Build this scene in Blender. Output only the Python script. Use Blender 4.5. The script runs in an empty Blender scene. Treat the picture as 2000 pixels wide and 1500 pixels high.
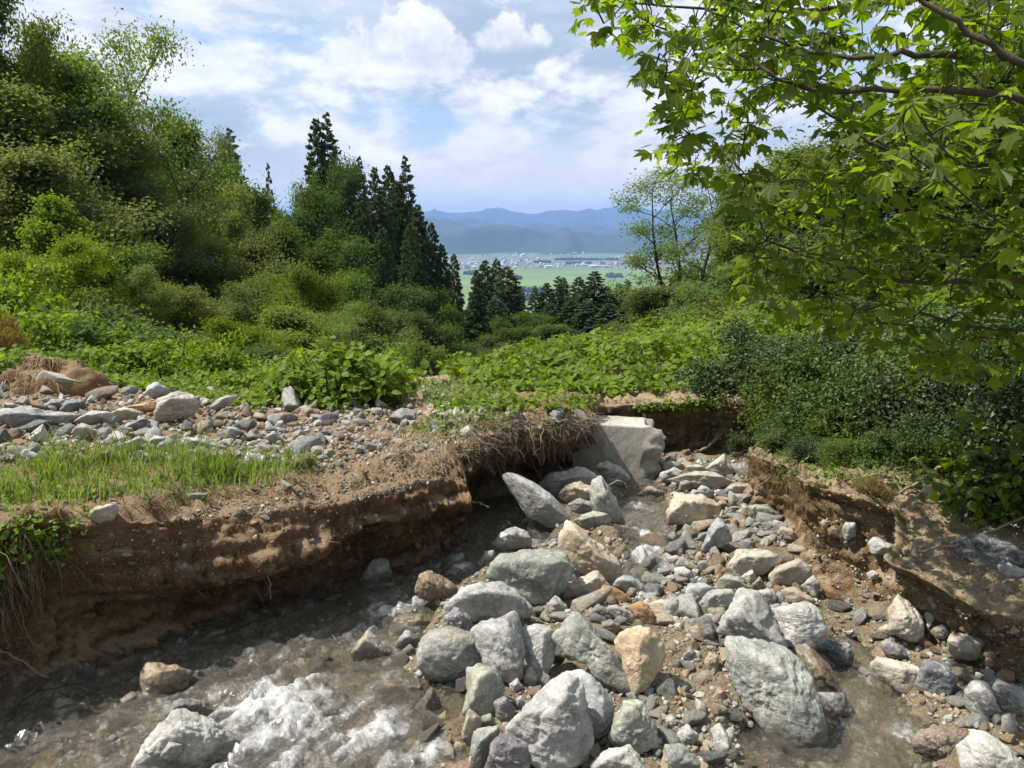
import bpy, bmesh, math, random
import numpy as np
from mathutils import Vector, Matrix
from mathutils.bvhtree import BVHTree

R = math.radians
scene = bpy.context.scene
COL = scene.collection

# ------------------------------------------------------------------ camera
CAM_Z, PITCH, F = 2.5, R(11.6), 1500.0          # F: focal length in pixels of a 2000 px wide picture
cam = bpy.data.cameras.new('camera')
cam.sensor_width = 36.0
cam.lens = 36.0 * F / 2000.0
cam.clip_start, cam.clip_end = 0.05, 90000.0
cam_o = bpy.data.objects.new('camera', cam)
cam_o.location = (0, 0, CAM_Z)
cam_o.rotation_euler = (math.pi / 2 - PITCH, 0, 0)
COL.objects.link(cam_o)
scene.camera = cam_o

# ------------------------------------------------------------------ sky, sun, exposure
SUN_AZ, SUN_EL = R(-86), R(57)                  # high on the left
scene.view_settings.view_transform = 'Standard'
scene.view_settings.look = 'None'
scene.view_settings.exposure = 0.72
scene.view_settings.gamma = 1.0
scene.view_settings.use_curve_mapping = False
scene.cycles.use_denoising = True
scene.cycles.max_bounces = 8
scene.cycles.diffuse_bounces = 4
scene.cycles.glossy_bounces = 2
scene.cycles.transmission_bounces = 6
scene.cycles.transparent_max_bounces = 8
scene.cycles.volume_bounces = 0
scene.cycles.caustics_reflective = False
scene.cycles.caustics_refractive = False

class NT:
    """tiny node-tree helper"""
    def __init__(s, tree):
        s.t = tree; s.n = tree.nodes; s.l = tree.links
    def node(s, kind, _props=None, **ins):
        nd = s.n.new(kind)
        for k, v in (_props or {}).items(): setattr(nd, k, v)
        for k, v in ins.items():
            key = int(k[1:]) if k[0] == '_' and k[1:].isdigit() else k.replace('_', ' ')
            s.put(nd.inputs[key], v)
        return nd
    def put(s, sock, v):
        if hasattr(v, 'is_output') or isinstance(v, bpy.types.NodeSocket): s.l.new(v, sock)
        elif isinstance(v, bpy.types.Node): s.l.new(v.outputs[0], sock)
        else:
            if isinstance(v, (tuple, list)) and len(v) == 3 and sock.type == 'RGBA': v = (*v, 1)
            sock.default_value = v
    def math(s, op, a, b=0.0, clamp=False):
        nd = s.n.new('ShaderNodeMath'); nd.operation = op; nd.use_clamp = clamp
        s.put(nd.inputs[0], a); s.put(nd.inputs[1], b); return nd.outputs[0]
    def vmath(s, op, a, b=(0, 0, 0)):
        nd = s.n.new('ShaderNodeVectorMath'); nd.operation = op
        s.put(nd.inputs[0], a); s.put(nd.inputs[1], b)
        return nd.outputs['Value'] if op in ('DISTANCE', 'LENGTH', 'DOT_PRODUCT') else nd.outputs[0]
    def mix(s, f, a, b, mode='MIX'):
        nd = s.n.new('ShaderNodeMix'); nd.data_type = 'RGBA'; nd.blend_type = mode
        s.put(nd.inputs[0], f); s.put(nd.inputs[6], a); s.put(nd.inputs[7], b); return nd.outputs[2]
    def ramp(s, f, stops, interp='LINEAR'):
        nd = s.n.new('ShaderNodeValToRGB'); cr = nd.color_ramp; cr.interpolation = interp
        while len(cr.elements) < len(stops): cr.elements.new(0.5)
        for e, (p, c) in zip(cr.elements, stops):
            e.position = p; e.color = (c, c, c, 1) if not isinstance(c, (tuple, list)) else (*c, 1)
        s.put(nd.inputs[0], f); return nd.outputs[0]
    def step(s, f, a, b, clamp=True):
        nd = s.n.new('ShaderNodeMapRange'); nd.interpolation_type = 'SMOOTHSTEP'
        s.put(nd.inputs[0], f); nd.inputs[1].default_value = a; nd.inputs[2].default_value = b; return nd.outputs[0]
    def noise(s, vec, scale, detail=4, rough=0.55, dist=0.0, out=0):
        nd = s.n.new('ShaderNodeTexNoise')
        if vec is not None: s.put(nd.inputs['Vector'], vec)
        nd.inputs['Scale'].default_value = scale; nd.inputs['Detail'].default_value = detail
        nd.inputs['Roughness'].default_value = rough; nd.inputs['Distortion'].default_value = dist
        return nd.outputs[out]
    def voro(s, vec, scale, feature='F1', out=0, rnd=1.0):
        nd = s.n.new('ShaderNodeTexVoronoi'); nd.feature = feature
        s.put(nd.inputs['Vector'], vec); nd.inputs['Scale'].default_value = scale
        nd.inputs['Randomness'].default_value = rnd
        return nd.outputs[out]

world = bpy.data.worlds.new('World')
scene.world = world
world.use_nodes = True
W = NT(world.node_tree)
bg = W.n['Background']
SKY = 0.11
sky = W.node('ShaderNodeTexSky', dict(sky_type='NISHITA', sun_disc=False, sun_elevation=SUN_EL, sun_rotation=SUN_AZ,
                                      altitude=300.0, air_density=1.0, dust_density=1.2, ozone_density=1.0))
tc = W.node('ShaderNodeTexCoord').outputs['Generated']
sep = W.node('ShaderNodeSeparateXYZ', Vector=tc)
v3 = W.vmath('MULTIPLY', tc, (1.0, 1.0, 2.1))
v3 = W.vmath('ADD', v3, W.vmath('MULTIPLY', W.vmath('SUBTRACT', W.noise(v3, 5.0, 3, 0.6, out=1), (0.5, 0.5, 0.5)), (0.10, 0.10, 0.07)))
bands = W.noise(W.vmath('MULTIPLY', v3, (1.0, 1.0, 2.0)), 2.3, 5, 0.55)    # the long grey-blue decks
heaps = W.noise(v3, 8.0, 8, 0.62)                                          # white broken heaps
where = W.noise(W.vmath('ADD', v3, (3.1, 1.7, 0.4)), 2.6, 3, 0.5)
clear = W.mix(1.0, sky.outputs[0], (SKY, SKY, SKY), 'MULTIPLY')
clear = W.mix(0.7, clear, (0.27, 0.40, 0.60))
veil = W.ramp(bands, [(0.34, (0.50, 0.545, 0.60)), (0.46, (0.43, 0.485, 0.56)), (0.58, (0.31, 0.365, 0.46)), (0.72, (0.26, 0.31, 0.41))])
allsky = W.mix(W.math('MULTIPLY', W.step(W.noise(v3, 3.1, 6, 0.6), 0.34, 0.50), 0.95), clear, veil)
hm = W.math('ADD', heaps, W.math('MULTIPLY', W.math('SUBTRACT', where, 0.5), 0.75))
white = W.ramp(heaps, [(0.40, (0.47, 0.51, 0.57)), (0.54, (0.60, 0.625, 0.65)), (0.66, (0.76, 0.76, 0.76))])
allsky = W.mix(W.math('MULTIPLY', W.step(hm, 0.45, 0.62), 0.88), allsky, white)
# two fair-weather cumulus heaps ahead
def puff(az, el, ra, re, base):
    az, el = R(az), R(el)
    a_ = W.math('ARCTAN2', sep.outputs[0], sep.outputs[1])
    e_ = W.math('ARCSINE', sep.outputs[2])
    da = W.math('DIVIDE', W.math('SUBTRACT', a_, az), R(ra))
    de = W.math('DIVIDE', W.math('SUBTRACT', e_, el), R(re))
    d2 = W.math('ADD', W.math('MULTIPLY', da, da), W.math('MULTIPLY', de, de))
    n = W.noise(tc, 22.0, 7, 0.62)
    m = W.step(W.math('ADD', W.math('SUBTRACT', 1.0, d2), W.math('MULTIPLY', W.math('SUBTRACT', n, 0.5), 3.2)), 0.05, 0.55)
    # heaped head, flat foot
    foot = W.step(W.math('ADD', de, W.math('MULTIPLY', W.math('SUBTRACT', n, 0.5), 1.0)), -0.75, -0.1)
    m = W.math('MULTIPLY', m, foot)
    lit = W.math('ADD', W.math('MULTIPLY', de, 0.22), W.noise(tc, 30.0, 6, 0.65))
    return m, W.ramp(lit, [(0.30, (0.42, 0.46, 0.53)), (0.55, (0.58, 0.605, 0.63)), (0.75, (0.70, 0.705, 0.71))])
for a in ((-7.2, 12.1, 4.6, 2.6, 0), (0.2, 12.7, 3.4, 1.5, 0)):
    m, c = puff(*a)
    allsky = W.mix(m, allsky, c)
low = W.step(sep.outputs[2], 0.13, 0.0)
allsky = W.mix(W.math('MULTIPLY', low, 0.75), allsky, (0.74, 0.66, 0.58))
allsky = W.mix(1.0, allsky, (1 / SKY, 1 / SKY, 1 / SKY), 'MULTIPLY')
W.put(bg.inputs[0], allsky)
bg.inputs[1].default_value = SKY

sun = bpy.data.lights.new('sun', 'SUN')
sun.energy = 5.0
sun.angle = R(0.53)
sun.color = (1.0, 0.95, 0.86)
sun_o = bpy.data.objects.new('sun', sun)
S = Vector((math.sin(SUN_AZ) * math.cos(SUN_EL), math.cos(SUN_AZ) * math.cos(SUN_EL), math.sin(SUN_EL)))
sun_o.rotation_euler = S.to_track_quat('Z', 'Y').to_euler()
sun_o.location = (-30, 30, 60)
COL.objects.link(sun_o)

# ------------------------------------------------------------------ helpers
rng = np.random.default_rng(7)
CA, SA = math.cos(PITCH), math.sin(PITCH)
def rays(px, py):
    u = (np.asarray(px, float) - 1000) / F; v = (750 - np.asarray(py, float)) / F
    return np.stack([u, CA + SA * v, -SA + CA * v], -1)          # one unit of depth along the optical axis
ORIGIN = np.array([0, 0, CAM_Z])
def at(px, py, y):
    """the point at distance y (metres ahead) seen at pixel px, py"""
    d = rays(px, py); return ORIGIN + d * (np.asarray(y, float) / d[..., 1])[..., None]
def at_z(px, py, z):
    d = rays(px, py); return ORIGIN + d * ((z - CAM_Z) / d[..., 2])[..., None]
def project(p):
    p = np.asarray(p, float) - ORIGIN
    dep = p[..., 1] * CA - p[..., 2] * SA
    up = p[..., 1] * SA + p[..., 2] * CA
    return np.stack([1000 + F * p[..., 0] / dep, 750 - F * up / dep, dep], -1)

def _hash(ix, iy, iz, seed):
    h = (ix.astype(np.int64) * 374761393 + iy.astype(np.int64) * 668265263 + iz.astype(np.int64) * 1274126177 + seed * 974711) & 0xffffffff
    h = ((h ^ (h >> 13)) * 1274126177) & 0xffffffff
    h = ((h ^ (h >> 16)) * 2246822519) & 0xffffffff
    return ((h ^ (h >> 15)) & 0xffffff) / float(0xffffff)
def vnoise(p, seed=0):
    i = np.floor(p); f = p - i; f = f * f * f * (f * (f * 6 - 15) + 10); i = i.astype(np.int64)
    out = 0
    for dx in (0, 1):
        wx = f[..., 0] if dx else 1 - f[..., 0]
        for dy in (0, 1):
            wy = f[..., 1] if dy else 1 - f[..., 1]
            for dz_ in (0, 1):
                wz = f[..., 2] if dz_ else 1 - f[..., 2]
                out = out + wx * wy * wz * _hash(i[..., 0] + dx, i[..., 1] + dy, i[..., 2] + dz_, seed)
    return out * 2 - 1
def fbm(p, octaves=4, seed=0, gain=0.5, lac=2.03):
    p = np.asarray(p, float); a, t = 1.0, 0
    for o in range(octaves):
        t = t + a * vnoise(p, seed + o * 17); p = p * lac + 11.3; a *= gain
    return t
def ridged(p, octaves=4, seed=0, gain=0.5):
    p = np.asarray(p, float); a, t = 1.0, 0
    for o in range(octaves):
        t = t + a * (1 - 2 * np.abs(vnoise(p, seed + o * 17))); p = p * 2.07 + 5.1; a *= gain
    return t
def P3(x, y, z=0.0): return np.stack([x, y, np.broadcast_to(z, np.shape(x))], -1)
def smooth(a, b, x):
    t = np.clip((x - a) / (b - a), 0, 1); return t * t * (3 - 2 * t)

def mesh(name, v, faces, mat=None, smooth_=False, attrs=None):
    """numpy vertices and one array of faces (tris or quads), or a list of such arrays"""
    me = bpy.data.meshes.new(name)
    v = np.ascontiguousarray(v, np.float32)
    fl = faces if isinstance(faces, (list, tuple)) else [faces]
    fl = [np.asarray(f, np.int32) for f in fl if len(f)]
    loops = np.concatenate([f.ravel() for f in fl]); nf = sum(len(f) for f in fl)
    sizes = np.concatenate([np.full(len(f), f.shape[1], np.int32) for f in fl])
    me.vertices.add(len(v)); me.vertices.foreach_set('co', v.ravel())
    me.loops.add(len(loops)); me.loops.foreach_set('vertex_index', loops)
    me.polygons.add(nf)
    me.polygons.foreach_set('loop_start', np.concatenate([[0], np.cumsum(sizes)[:-1]]).astype(np.int32))
    me.polygons.foreach_set('use_smooth', np.full(nf, smooth_, bool))
    for k, a in (attrs or {}).items():
        at_ = me.attributes.new(k, 'FLOAT', 'POINT'); at_.data.foreach_set('value', np.asarray(a, np.float32))
    me.update(calc_edges=True)
    if mat: me.materials.append(mat)
    return me
def obj(name, me, parent=None, loc=None, label=None, cat=None, kind=None, group=None):
    o = bpy.data.objects.new(name, me); COL.objects.link(o)
    if parent: o.parent = parent
    if loc is not None: o.location = tuple(float(c) for c in loc)
    if label: o['label'] = label
    if cat: o['category'] = cat
    if kind: o['kind'] = kind
    if group: o['group'] = group
    return o
def grid_faces(nu, nv):
    i = np.arange(nu * nv).reshape(nu, nv)
    return np.stack([i[:-1, :-1], i[1:, :-1], i[1:, 1:], i[:-1, 1:]], -1).reshape(-1, 4)
def tubes(paths, radii, sides=4):
    """paths (K,n,3), radii (K,n) -> vertices, quads"""
    paths = np.asarray(paths, float); K, n, _ = paths.shape
    radii = np.broadcast_to(radii, (K, n))
    tan = np.gradient(paths, axis=1); tan /= np.linalg.norm(tan, axis=-1, keepdims=True) + 1e-9
    ref = np.where(np.abs(tan[..., 2:3]) > .9, np.array([1., 0, 0]), np.array([0, 0, 1.]))
    a = np.cross(tan, ref); a /= np.linalg.norm(a, axis=-1, keepdims=True) + 1e-9
    b = np.cross(tan, a)
    ang = np.arange(sides) * 2 * math.pi / sides
    v = paths[:, :, None] + radii[:, :, None, None] * (a[:, :, None] * np.cos(ang)[:, None] + b[:, :, None] * np.sin(ang)[:, None])
    idx = np.arange(K * n * sides).reshape(K, n, sides)
    j = np.roll(np.arange(sides), -1)
    q = np.stack([idx[:, :-1], idx[:, 1:], idx[:, 1:][..., j], idx[:, :-1][..., j]], -1).reshape(-1, 4)
    return v.reshape(-1, 3), q
def join(parts):
    vs, fs, n = [], [], 0
    for v, f in parts:
        vs.append(v); fs.append(np.asarray(f) + n); n += len(v)
    return np.concatenate(vs), fs
def frames(nrm, along=None):
    """unit frames (a, b, n): n the leaf normal, a the direction the leaf points"""
    n = nrm / (np.linalg.norm(nrm, axis=-1, keepdims=True) + 1e-9)
    if along is None: along = rng.normal(size=n.shape)
    a = along - n * (along * n).sum(-1, keepdims=True)
    a /= np.linalg.norm(a, axis=-1, keepdims=True) + 1e-9
    return a, np.cross(n, a), n
def leaves(cen, nrm, size, tmpl, along=None):
    tv, tf = tmpl
    a, b, n = frames(nrm, along)
    size = np.broadcast_to(size, (len(cen),))
    v = cen[:, None] + size[:, None, None] * (tv[None, :, 0:1] * a[:, None] + tv[None, :, 1:2] * b[:, None] + tv[None, :, 2:3] * n[:, None])
    f = (np.arange(len(cen)) * len(tv))[:, None, None] + np.asarray(tf)[None]
    var = np.repeat(rng.random(len(cen)), len(tv))
    return v.reshape(-1, 3), f.reshape(-1, len(tf[0])), var
# leaf outlines, unit length along x
SPRAY = (np.array([[0, 0, 0], [.5, .30, .07], [1, 0, -.10], [.5, -.30, .07]]), [[0, 2, 1], [0, 3, 2]])
OVATE = (np.array([[0, 0, 0], [.18, .30, .05], [.5, .40, .07], [1, 0, -.10], [.5, -.40, .07], [.18, -.30, .05], [.45, 0, 0]]),
         [[0, 6, 1], [1, 6, 2], [2, 6, 3], [3, 6, 4], [4, 6, 5], [5, 6, 0]])
NEEDLE = (np.array([[0, .10, 0], [1, .04, .0], [1, -.04, .0], [0, -.10, 0]]), [[0, 3, 2], [0, 2, 1]])
def maple_leaf(seed):
    r_ = np.random.default_rng(seed)
    lob = [(0, 1.0, .10), (38, .93, .16), (-38, .93, .16), (78, .66, .16), (-78, .66, .16)]
    pts = []
    order = sorted(lob, key=lambda t: -t[0])
    for k, (ang, ln, w) in enumerate(order):
        ln = ln * r_.uniform(.88, 1.08) * .62
        for da, f_ in ((13, .70), (6, .84), (0, 1.0), (-6, .84), (-13, .70)):
            pts.append((ang + da, ln * f_))
        if k < 4: pts.append(((ang + order[k + 1][0]) / 2, .40 * r_.uniform(.85, 1.1)))
    v = [[0.0, 0, 0]] + [[.12 + r * math.cos(R(a)), r * math.sin(R(a)), 0] for a, r in pts] + [[.06, 0, 0]]
    v = np.array(v); c = r_.uniform(.10, .75)
    rr = np.hypot(v[:, 0] - .12, v[:, 1])
    v[:, 2] = -c * rr * rr + .05 * np.abs(v[:, 1]) + .02 * np.sin(9 * v[:, 0] + seed)
    n = len(v)
    f = [[0, i + 1, i] for i in range(1, n - 1)] + [[0, 1, n - 1]]
    return v, f

# ------------------------------------------------------------------ materials
def new_mat(name):
    m = bpy.data.materials.new(name); m.use_nodes = True
    t = NT(m.node_tree); b = t.n['Principled BSDF']; b.inputs['Roughness'].default_value = .85
    b.inputs['Specular IOR Level'].default_value = .3
    return m, t, b
def rock_mat(name, dark, mid, light, stain=(.34, .20, .08), stain_at=.62, streak=.35, wet=False):
    m, t, b = new_mat(name)
    oi = t.node('ShaderNodeObjectInfo').outputs['Random']
    co = t.node('ShaderNodeTexCoord').outputs['Object']
    sh = t.node('ShaderNodeCombineXYZ', X=t.math('MULTIPLY', oi, 37.0), Y=t.math('MULTIPLY', oi, 91.0), Z=t.math('MULTIPLY', oi, 53.0)).outputs[0]
    p = t.vmath('ADD', co, sh)
    n1 = t.noise(p, 4.5, 6, .68, .4)
    col = t.ramp(n1, [(.28, dark), (.46, mid), (.62, light), (.8, tuple(min(1, c * 1.22) for c in light))])
    # foliation: thin bent layers, at a slant of its own in every stone
    rot = t.node('ShaderNodeVectorRotate', dict(rotation_type='EULER_XYZ'), Vector=p,
                 Rotation=t.node('ShaderNodeCombineXYZ', X=t.math('MULTIPLY', oi, 9.0), Y=t.math('MULTIPLY', oi, 17.0), Z=0.3).outputs[0]).outputs[0]
    st = t.node('ShaderNodeMapping', dict(vector_type='POINT'), Vector=rot, Scale=(2.0, 2.0, 19.0)).outputs[0]
    n2 = t.noise(st, 1.6, 4, .6, .6)
    col = t.mix(t.math('MULTIPLY', t.step(n2, .50, .62), streak), col, dark)
    vein = t.noise(t.node('ShaderNodeMapping', Vector=rot, Scale=(1.3, 1.3, 6.0)).outputs[0], 1.4, 3, .6, 1.2)
    vein = t.step(t.math('ABSOLUTE', t.math('SUBTRACT', vein, .5)), .018, .0)
    col = t.mix(t.math('MULTIPLY', vein, .30), col, (.62, .62, .58))
    n3 = t.noise(p, 2.1, 4, .6)
    col = t.mix(t.math('MULTIPLY', t.step(n3, stain_at - .06, stain_at + .10), .42), col, stain)
    sp = t.noise(p, 95.0, 3, .7)
    col = t.mix(t.math('MULTIPLY', t.step(sp, .56, .74), .5), col, tuple(c * .33 for c in dark))
    sp2 = t.noise(p, 60.0, 2, .6)
    col = t.mix(t.math('MULTIPLY', t.step(sp2, .58, .72), .35), col, (.66, .66, .62))
    lich = t.step(t.noise(p, 9.0, 3, .7), .60, .68)
    col = t.mix(t.math('MULTIPLY', lich, .3), col, tuple(c * .5 for c in mid))
    hue = t.node('ShaderNodeHueSaturation', Hue=.5, Saturation=t.math('ADD', .65, t.math('MULTIPLY', oi, .4)),
                 Value=t.math('ADD', .86, t.math('MULTIPLY', t.math('FRACT', t.math('MULTIPLY', oi, 7.7)), .28)), Color=col).outputs[0]
    osep = t.node('ShaderNodeSeparateXYZ', Vector=co).outputs[2]
    soil = t.step(t.math('ADD', osep, t.math('MULTIPLY', t.math('SUBTRACT', n1, .5), .25)), .10, -.04)
    hue = t.mix(t.math('MULTIPLY', soil, .5), hue, (.17, .125, .078))
    # damp foot: the stone is darker and shinier within a hand's breadth of the stream's level
    gp = t.node('ShaderNodeSeparateXYZ', Vector=t.node('ShaderNodeNewGeometry').outputs['Position'])
    lev = t.math('SUBTRACT', gp.outputs[2], t.math('MULTIPLY', t.math('SUBTRACT', gp.outputs[1], 3.5), -.05))
    damp = t.step(t.math('ADD', lev, t.math('MULTIPLY', t.math('SUBTRACT', n1, .5), .12)), .10, .035)
    hue = t.mix(t.math('MULTIPLY', damp, .62), hue, (.055, .046, .034))
    t.put(b.inputs['Base Color'], hue)
    t.put(b.inputs['Roughness'], .28 if wet else t.math('SUBTRACT', t.math('ADD', .66, t.math('MULTIPLY', n1, .3)), t.math('MULTIPLY', damp, .4)))
    if wet: b.inputs['Specular IOR Level'].default_value = .6
    h = t.math('ADD', t.noise(p, 14.0, 6, .68), t.math('MULTIPLY', n2, .45))
    bp = t.node('ShaderNodeBump', Strength=.85, Distance=.028, Height=h)
    t.put(b.inputs['Normal'], bp)
    return m
ROCK = dict(
    pale=rock_mat('pale_grey_rock', (.165, .16, .138), (.33, .318, .278), (.49, .47, .415), (.36, .28, .18), .66),
    grey=rock_mat('grey_rock', (.115, .113, .102), (.25, .243, .218), (.40, .385, .34), (.33, .25, .15), .65),
    green=rock_mat('green_grey_rock', (.11, .117, .096), (.24, .245, .20), (.385, .38, .315), (.32, .26, .13), .63),
    blue=rock_mat('blue_grey_rock', (.14, .15, .145), (.29, .302, .285), (.45, .45, .42), (.36, .33, .25), .67),
    tan=rock_mat('tan_rock', (.20, .155, .10), (.36, .295, .21), (.50, .43, .325), (.34, .21, .09), .60),
    brown=rock_mat('brown_rock', (.10, .066, .04), (.20, .14, .088), (.31, .235, .155), (.20, .11, .05), .6),
    rust=rock_mat('rust_rock', (.18, .09, .035), (.33, .18, .075), (.44, .29, .15), (.22, .12, .06), .6),
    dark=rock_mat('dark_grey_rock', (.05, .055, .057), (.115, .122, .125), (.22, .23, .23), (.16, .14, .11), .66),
    purple=rock_mat('purple_grey_rock', (.07, .063, .066), (.16, .145, .15), (.27, .25, .25), (.2, .16, .13), .64),
    wet=rock_mat('wet_brown_rock', (.055, .042, .024), (.125, .094, .056), (.21, .165, .105), (.16, .085, .03), .58, wet=True),
    wetgrey=rock_mat('wet_grey_rock', (.055, .06, .055), (.125, .13, .115), (.23, .23, .205), (.16, .12, .06), .62, wet=True),
    wettan=rock_mat('wet_tan_rock', (.13, .095, .05), (.27, .205, .12), (.39, .32, .21), (.27, .145, .05), .58, wet=True),
)

def soil_mat(name, a, b_, c, grit=.5, bump=1.0, crust=None):
    m, t, b = new_mat(name)
    p = t.node('ShaderNodeTexCoord').outputs['Object']
    n1 = t.noise(p, 2.3, 6, .66, .3)
    col = t.ramp(n1, [(.28, a), (.5, b_), (.72, c)])
    lay = t.noise(t.node('ShaderNodeMapping', Vector=p, Scale=(.8, .8, 9.0)).outputs[0], 1.3, 5, .6, .3)
    col = t.mix(t.math('MULTIPLY', t.step(lay, .5, .68), .45), col, a)
    fine = t.noise(p, 55.0, 3, .75)
    col = t.mix(t.math('MULTIPLY', t.step(fine, .42, .68), .5), col, tuple(x * 1.35 for x in c))
    vor = t.voro(t.vmath('ADD', p, t.vmath('MULTIPLY', t.noise(p, 30.0, 2, out=1), (.03, .03, .03))), 42.0)
    grit_m = t.step(vor, .26, .16)
    pick = t.voro(p, 42.0, out=1)
    has = t.step(t.node('ShaderNodeSeparateColor', Color=pick).outputs[0], .70, .76)
    gm = t.math('MULTIPLY', t.math('MULTIPLY', grit_m, has), grit)
    col = t.mix(gm, col, (.36, .34, .30))
    if crust:                                       # the trodden top dries pale, the fresh cut stays moist and brown
        up = t.node('ShaderNodeSeparateXYZ', Vector=t.node('ShaderNodeNewGeometry').outputs['Normal']).outputs[2]
        dry = t.step(t.math('ADD', up, t.math('MULTIPLY', t.math('SUBTRACT', n1, .5), .5)), .55, .90)
        col = t.mix(t.math('MULTIPLY', dry, .75), col, t.mix(fine, tuple(x * .75 for x in crust), tuple(x * 1.2 for x in crust)))
    t.put(b.inputs['Base Color'], col)
    b.inputs['Roughness'].default_value = .95
    b.inputs['Specular IOR Level'].default_value = .12
    h = t.math('ADD', t.noise(p, 9.0, 6, .7), t.math('MULTIPLY', fine, .28))
    h = t.math('ADD', h, t.math('MULTIPLY', gm, .35))
    t.put(b.inputs['Normal'], t.node('ShaderNodeBump', Strength=bump, Distance=.05, Height=h))
    return m
M_SOIL = soil_mat('brown_soil', (.062, .034, .016), (.118, .069, .034), (.20, .128, .070), crust=(.24, .175, .11))
M_SAND = soil_mat('sandy_soil', (.085, .054, .027), (.150, .100, .052), (.235, .165, .095), crust=(.33, .255, .17))
M_BED = soil_mat('gravel_bed', (.10, .075, .045), (.19, .148, .096), (.30, .25, .18), 1.0, 1.3)
M_FOREST = soil_mat('forest_floor', (.025, .030, .012), (.042, .048, .020), (.07, .065, .03), .1)
M_TRACK = soil_mat('gravel_track', (.17, .125, .08), (.26, .20, .14), (.36, .30, .225), .8)

def leaf_mat(name, dark, light, trans=.35, tcol=None, rough=.6, spec=.2, hue=.02):
    m, t, b = new_mat(name)
    var = t.node('ShaderNodeAttribute', dict(attribute_name='var')).outputs['Fac']
    oi = t.node('ShaderNodeObjectInfo').outputs['Random'] if hue else t.math('FRACT', t.math('MULTIPLY', var, 13.7))
    col = t.mix(var, dark, light)
    hs = t.node('ShaderNodeHueSaturation', Hue=t.math('ADD', .5 - hue, t.math('MULTIPLY', oi, 2 * hue)),
                Saturation=t.math('ADD', .85, t.math('MULTIPLY', t.math('FRACT', t.math('MULTIPLY', oi, 5.3)), .3)),
                Value=t.math('ADD', .80, t.math('MULTIPLY', t.math('FRACT', t.math('MULTIPLY', oi, 9.1)), .4)), Color=col).outputs[0]
    t.put(b.inputs['Base Color'], hs)
    b.inputs['Roughness'].default_value = rough
    b.inputs['Specular IOR Level'].default_value = spec
    tr = t.node('ShaderNodeBsdfTranslucent', Color=t.mix(1.0, hs, tcol or (1.9, 1.9, .9), 'MULTIPLY'))
    mx = t.node('ShaderNodeMixShader', _0=trans, _1=b.outputs[0], _2=tr.outputs[0])
    t.l.new(mx.outputs[0], t.n['Material Output'].inputs[0])
    return m
def bark_mat(name, a, c):
    m, t, b = new_mat(name)
    p = t.node('ShaderNodeTexCoord').outputs['Object']
    n = t.noise(t.node('ShaderNodeMapping', Vector=p, Scale=(6, 6, 1.4)).outputs[0], 3.0, 7, .65)
    t.put(b.inputs['Base Color'], t.ramp(n, [(.3, a), (.7, c)]))
    t.put(b.inputs['Normal'], t.node('ShaderNodeBump', Strength=.6, Distance=.03, Height=n))
    return m
LEAF = dict(
    broad=leaf_mat('broadleaf_green', (.066, .104, .020), (.150, .195, .044), .48),
    deep=leaf_mat('deep_green_leaf', (.044, .078, .018), (.098, .145, .036), .42),
    lime=leaf_mat('yellow_green_leaf', (.085, .125, .014), (.170, .205, .026)),
    kudzu=leaf_mat('kudzu_leaf', (.080, .135, .012), (.165, .235, .026), .42, None, .6, .15, hue=0),
    maple=leaf_mat('maple_leaf', (.048, .095, .013), (.140, .195, .027), .60, (2.3, 2.2, .55), .5, .3, hue=0),
    cedar=leaf_mat('cedar_needles', (.036, .062, .024), (.078, .118, .044), .2, None, .7, .15),
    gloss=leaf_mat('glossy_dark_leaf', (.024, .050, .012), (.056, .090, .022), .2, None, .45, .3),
    olive=leaf_mat('olive_leaf', (.070, .108, .026), (.140, .190, .050), .48),
    grass=leaf_mat('grass_blade', (.090, .155, .026), (.205, .275, .062), .35, hue=0),
    weed=leaf_mat('weed_leaf', (.080, .140, .020), (.160, .230, .040), .35, hue=0),
    dry=leaf_mat('dry_stalk', (.20, .145, .075), (.42, .335, .20), .15, (1, .9, .7)),
    root=leaf_mat('root_fibre', (.10, .062, .034), (.25, .175, .105), .05, (1, .9, .7)),
    russet=leaf_mat('russet_leaf', (.12, .085, .03), (.20, .14, .05)),
)
BARK = bark_mat('grey_brown_bark', (.035, .028, .02), (.105, .085, .062))
BARK_DARK = bark_mat('dark_bark', (.022, .017, .012), (.07, .052, .038))
STICK = bark_mat('bare_wood', (.15, .11, .07), (.34, .27, .19))

# ------------------------------------------------------------------ lie of the land
def sp(x, k=1.5): return np.logaddexp(0, np.asarray(x, float) * k) / k
def land(x, y):
    """height of the hillside round the stream, metres"""
    x = np.asarray(x, float); y = np.asarray(y, float)
    z = .5 - .155 * sp(y - 10) - .07 * sp(y - 21, .5)
    fade = 1 - smooth(120, 420, y)
    z = z + fade * (.42 * sp(-x - 7.0 - .05 * np.clip(y, 0, 80), .8) + .42 * sp(x - 3.4 - .06 * np.clip(y, 0, 60), .8)) * (1 - .55 * smooth(25, 60, np.abs(x)))
    z = z + .35 * smooth(9, 5, y)
    z = z - (.06 * smooth(.8, -.8, x) + .08 * smooth(-2.0, -3.6, x)) * np.minimum(sp(y - 9.3), 22) * smooth(3, 12, y)
    return np.maximum(z, -256.0)
def zw(y):                                        # the stream's surface falls away from the camera
    return -.05 * (np.asarray(y, float) - 3.5)
def on_water(px, py):
    d = rays(px, py)                              # meets z = zw(y)
    t = (CAM_Z - .175) / (-d[..., 2] - .05 * d[..., 1])
    return ORIGIN + d * t[..., None]

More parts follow.
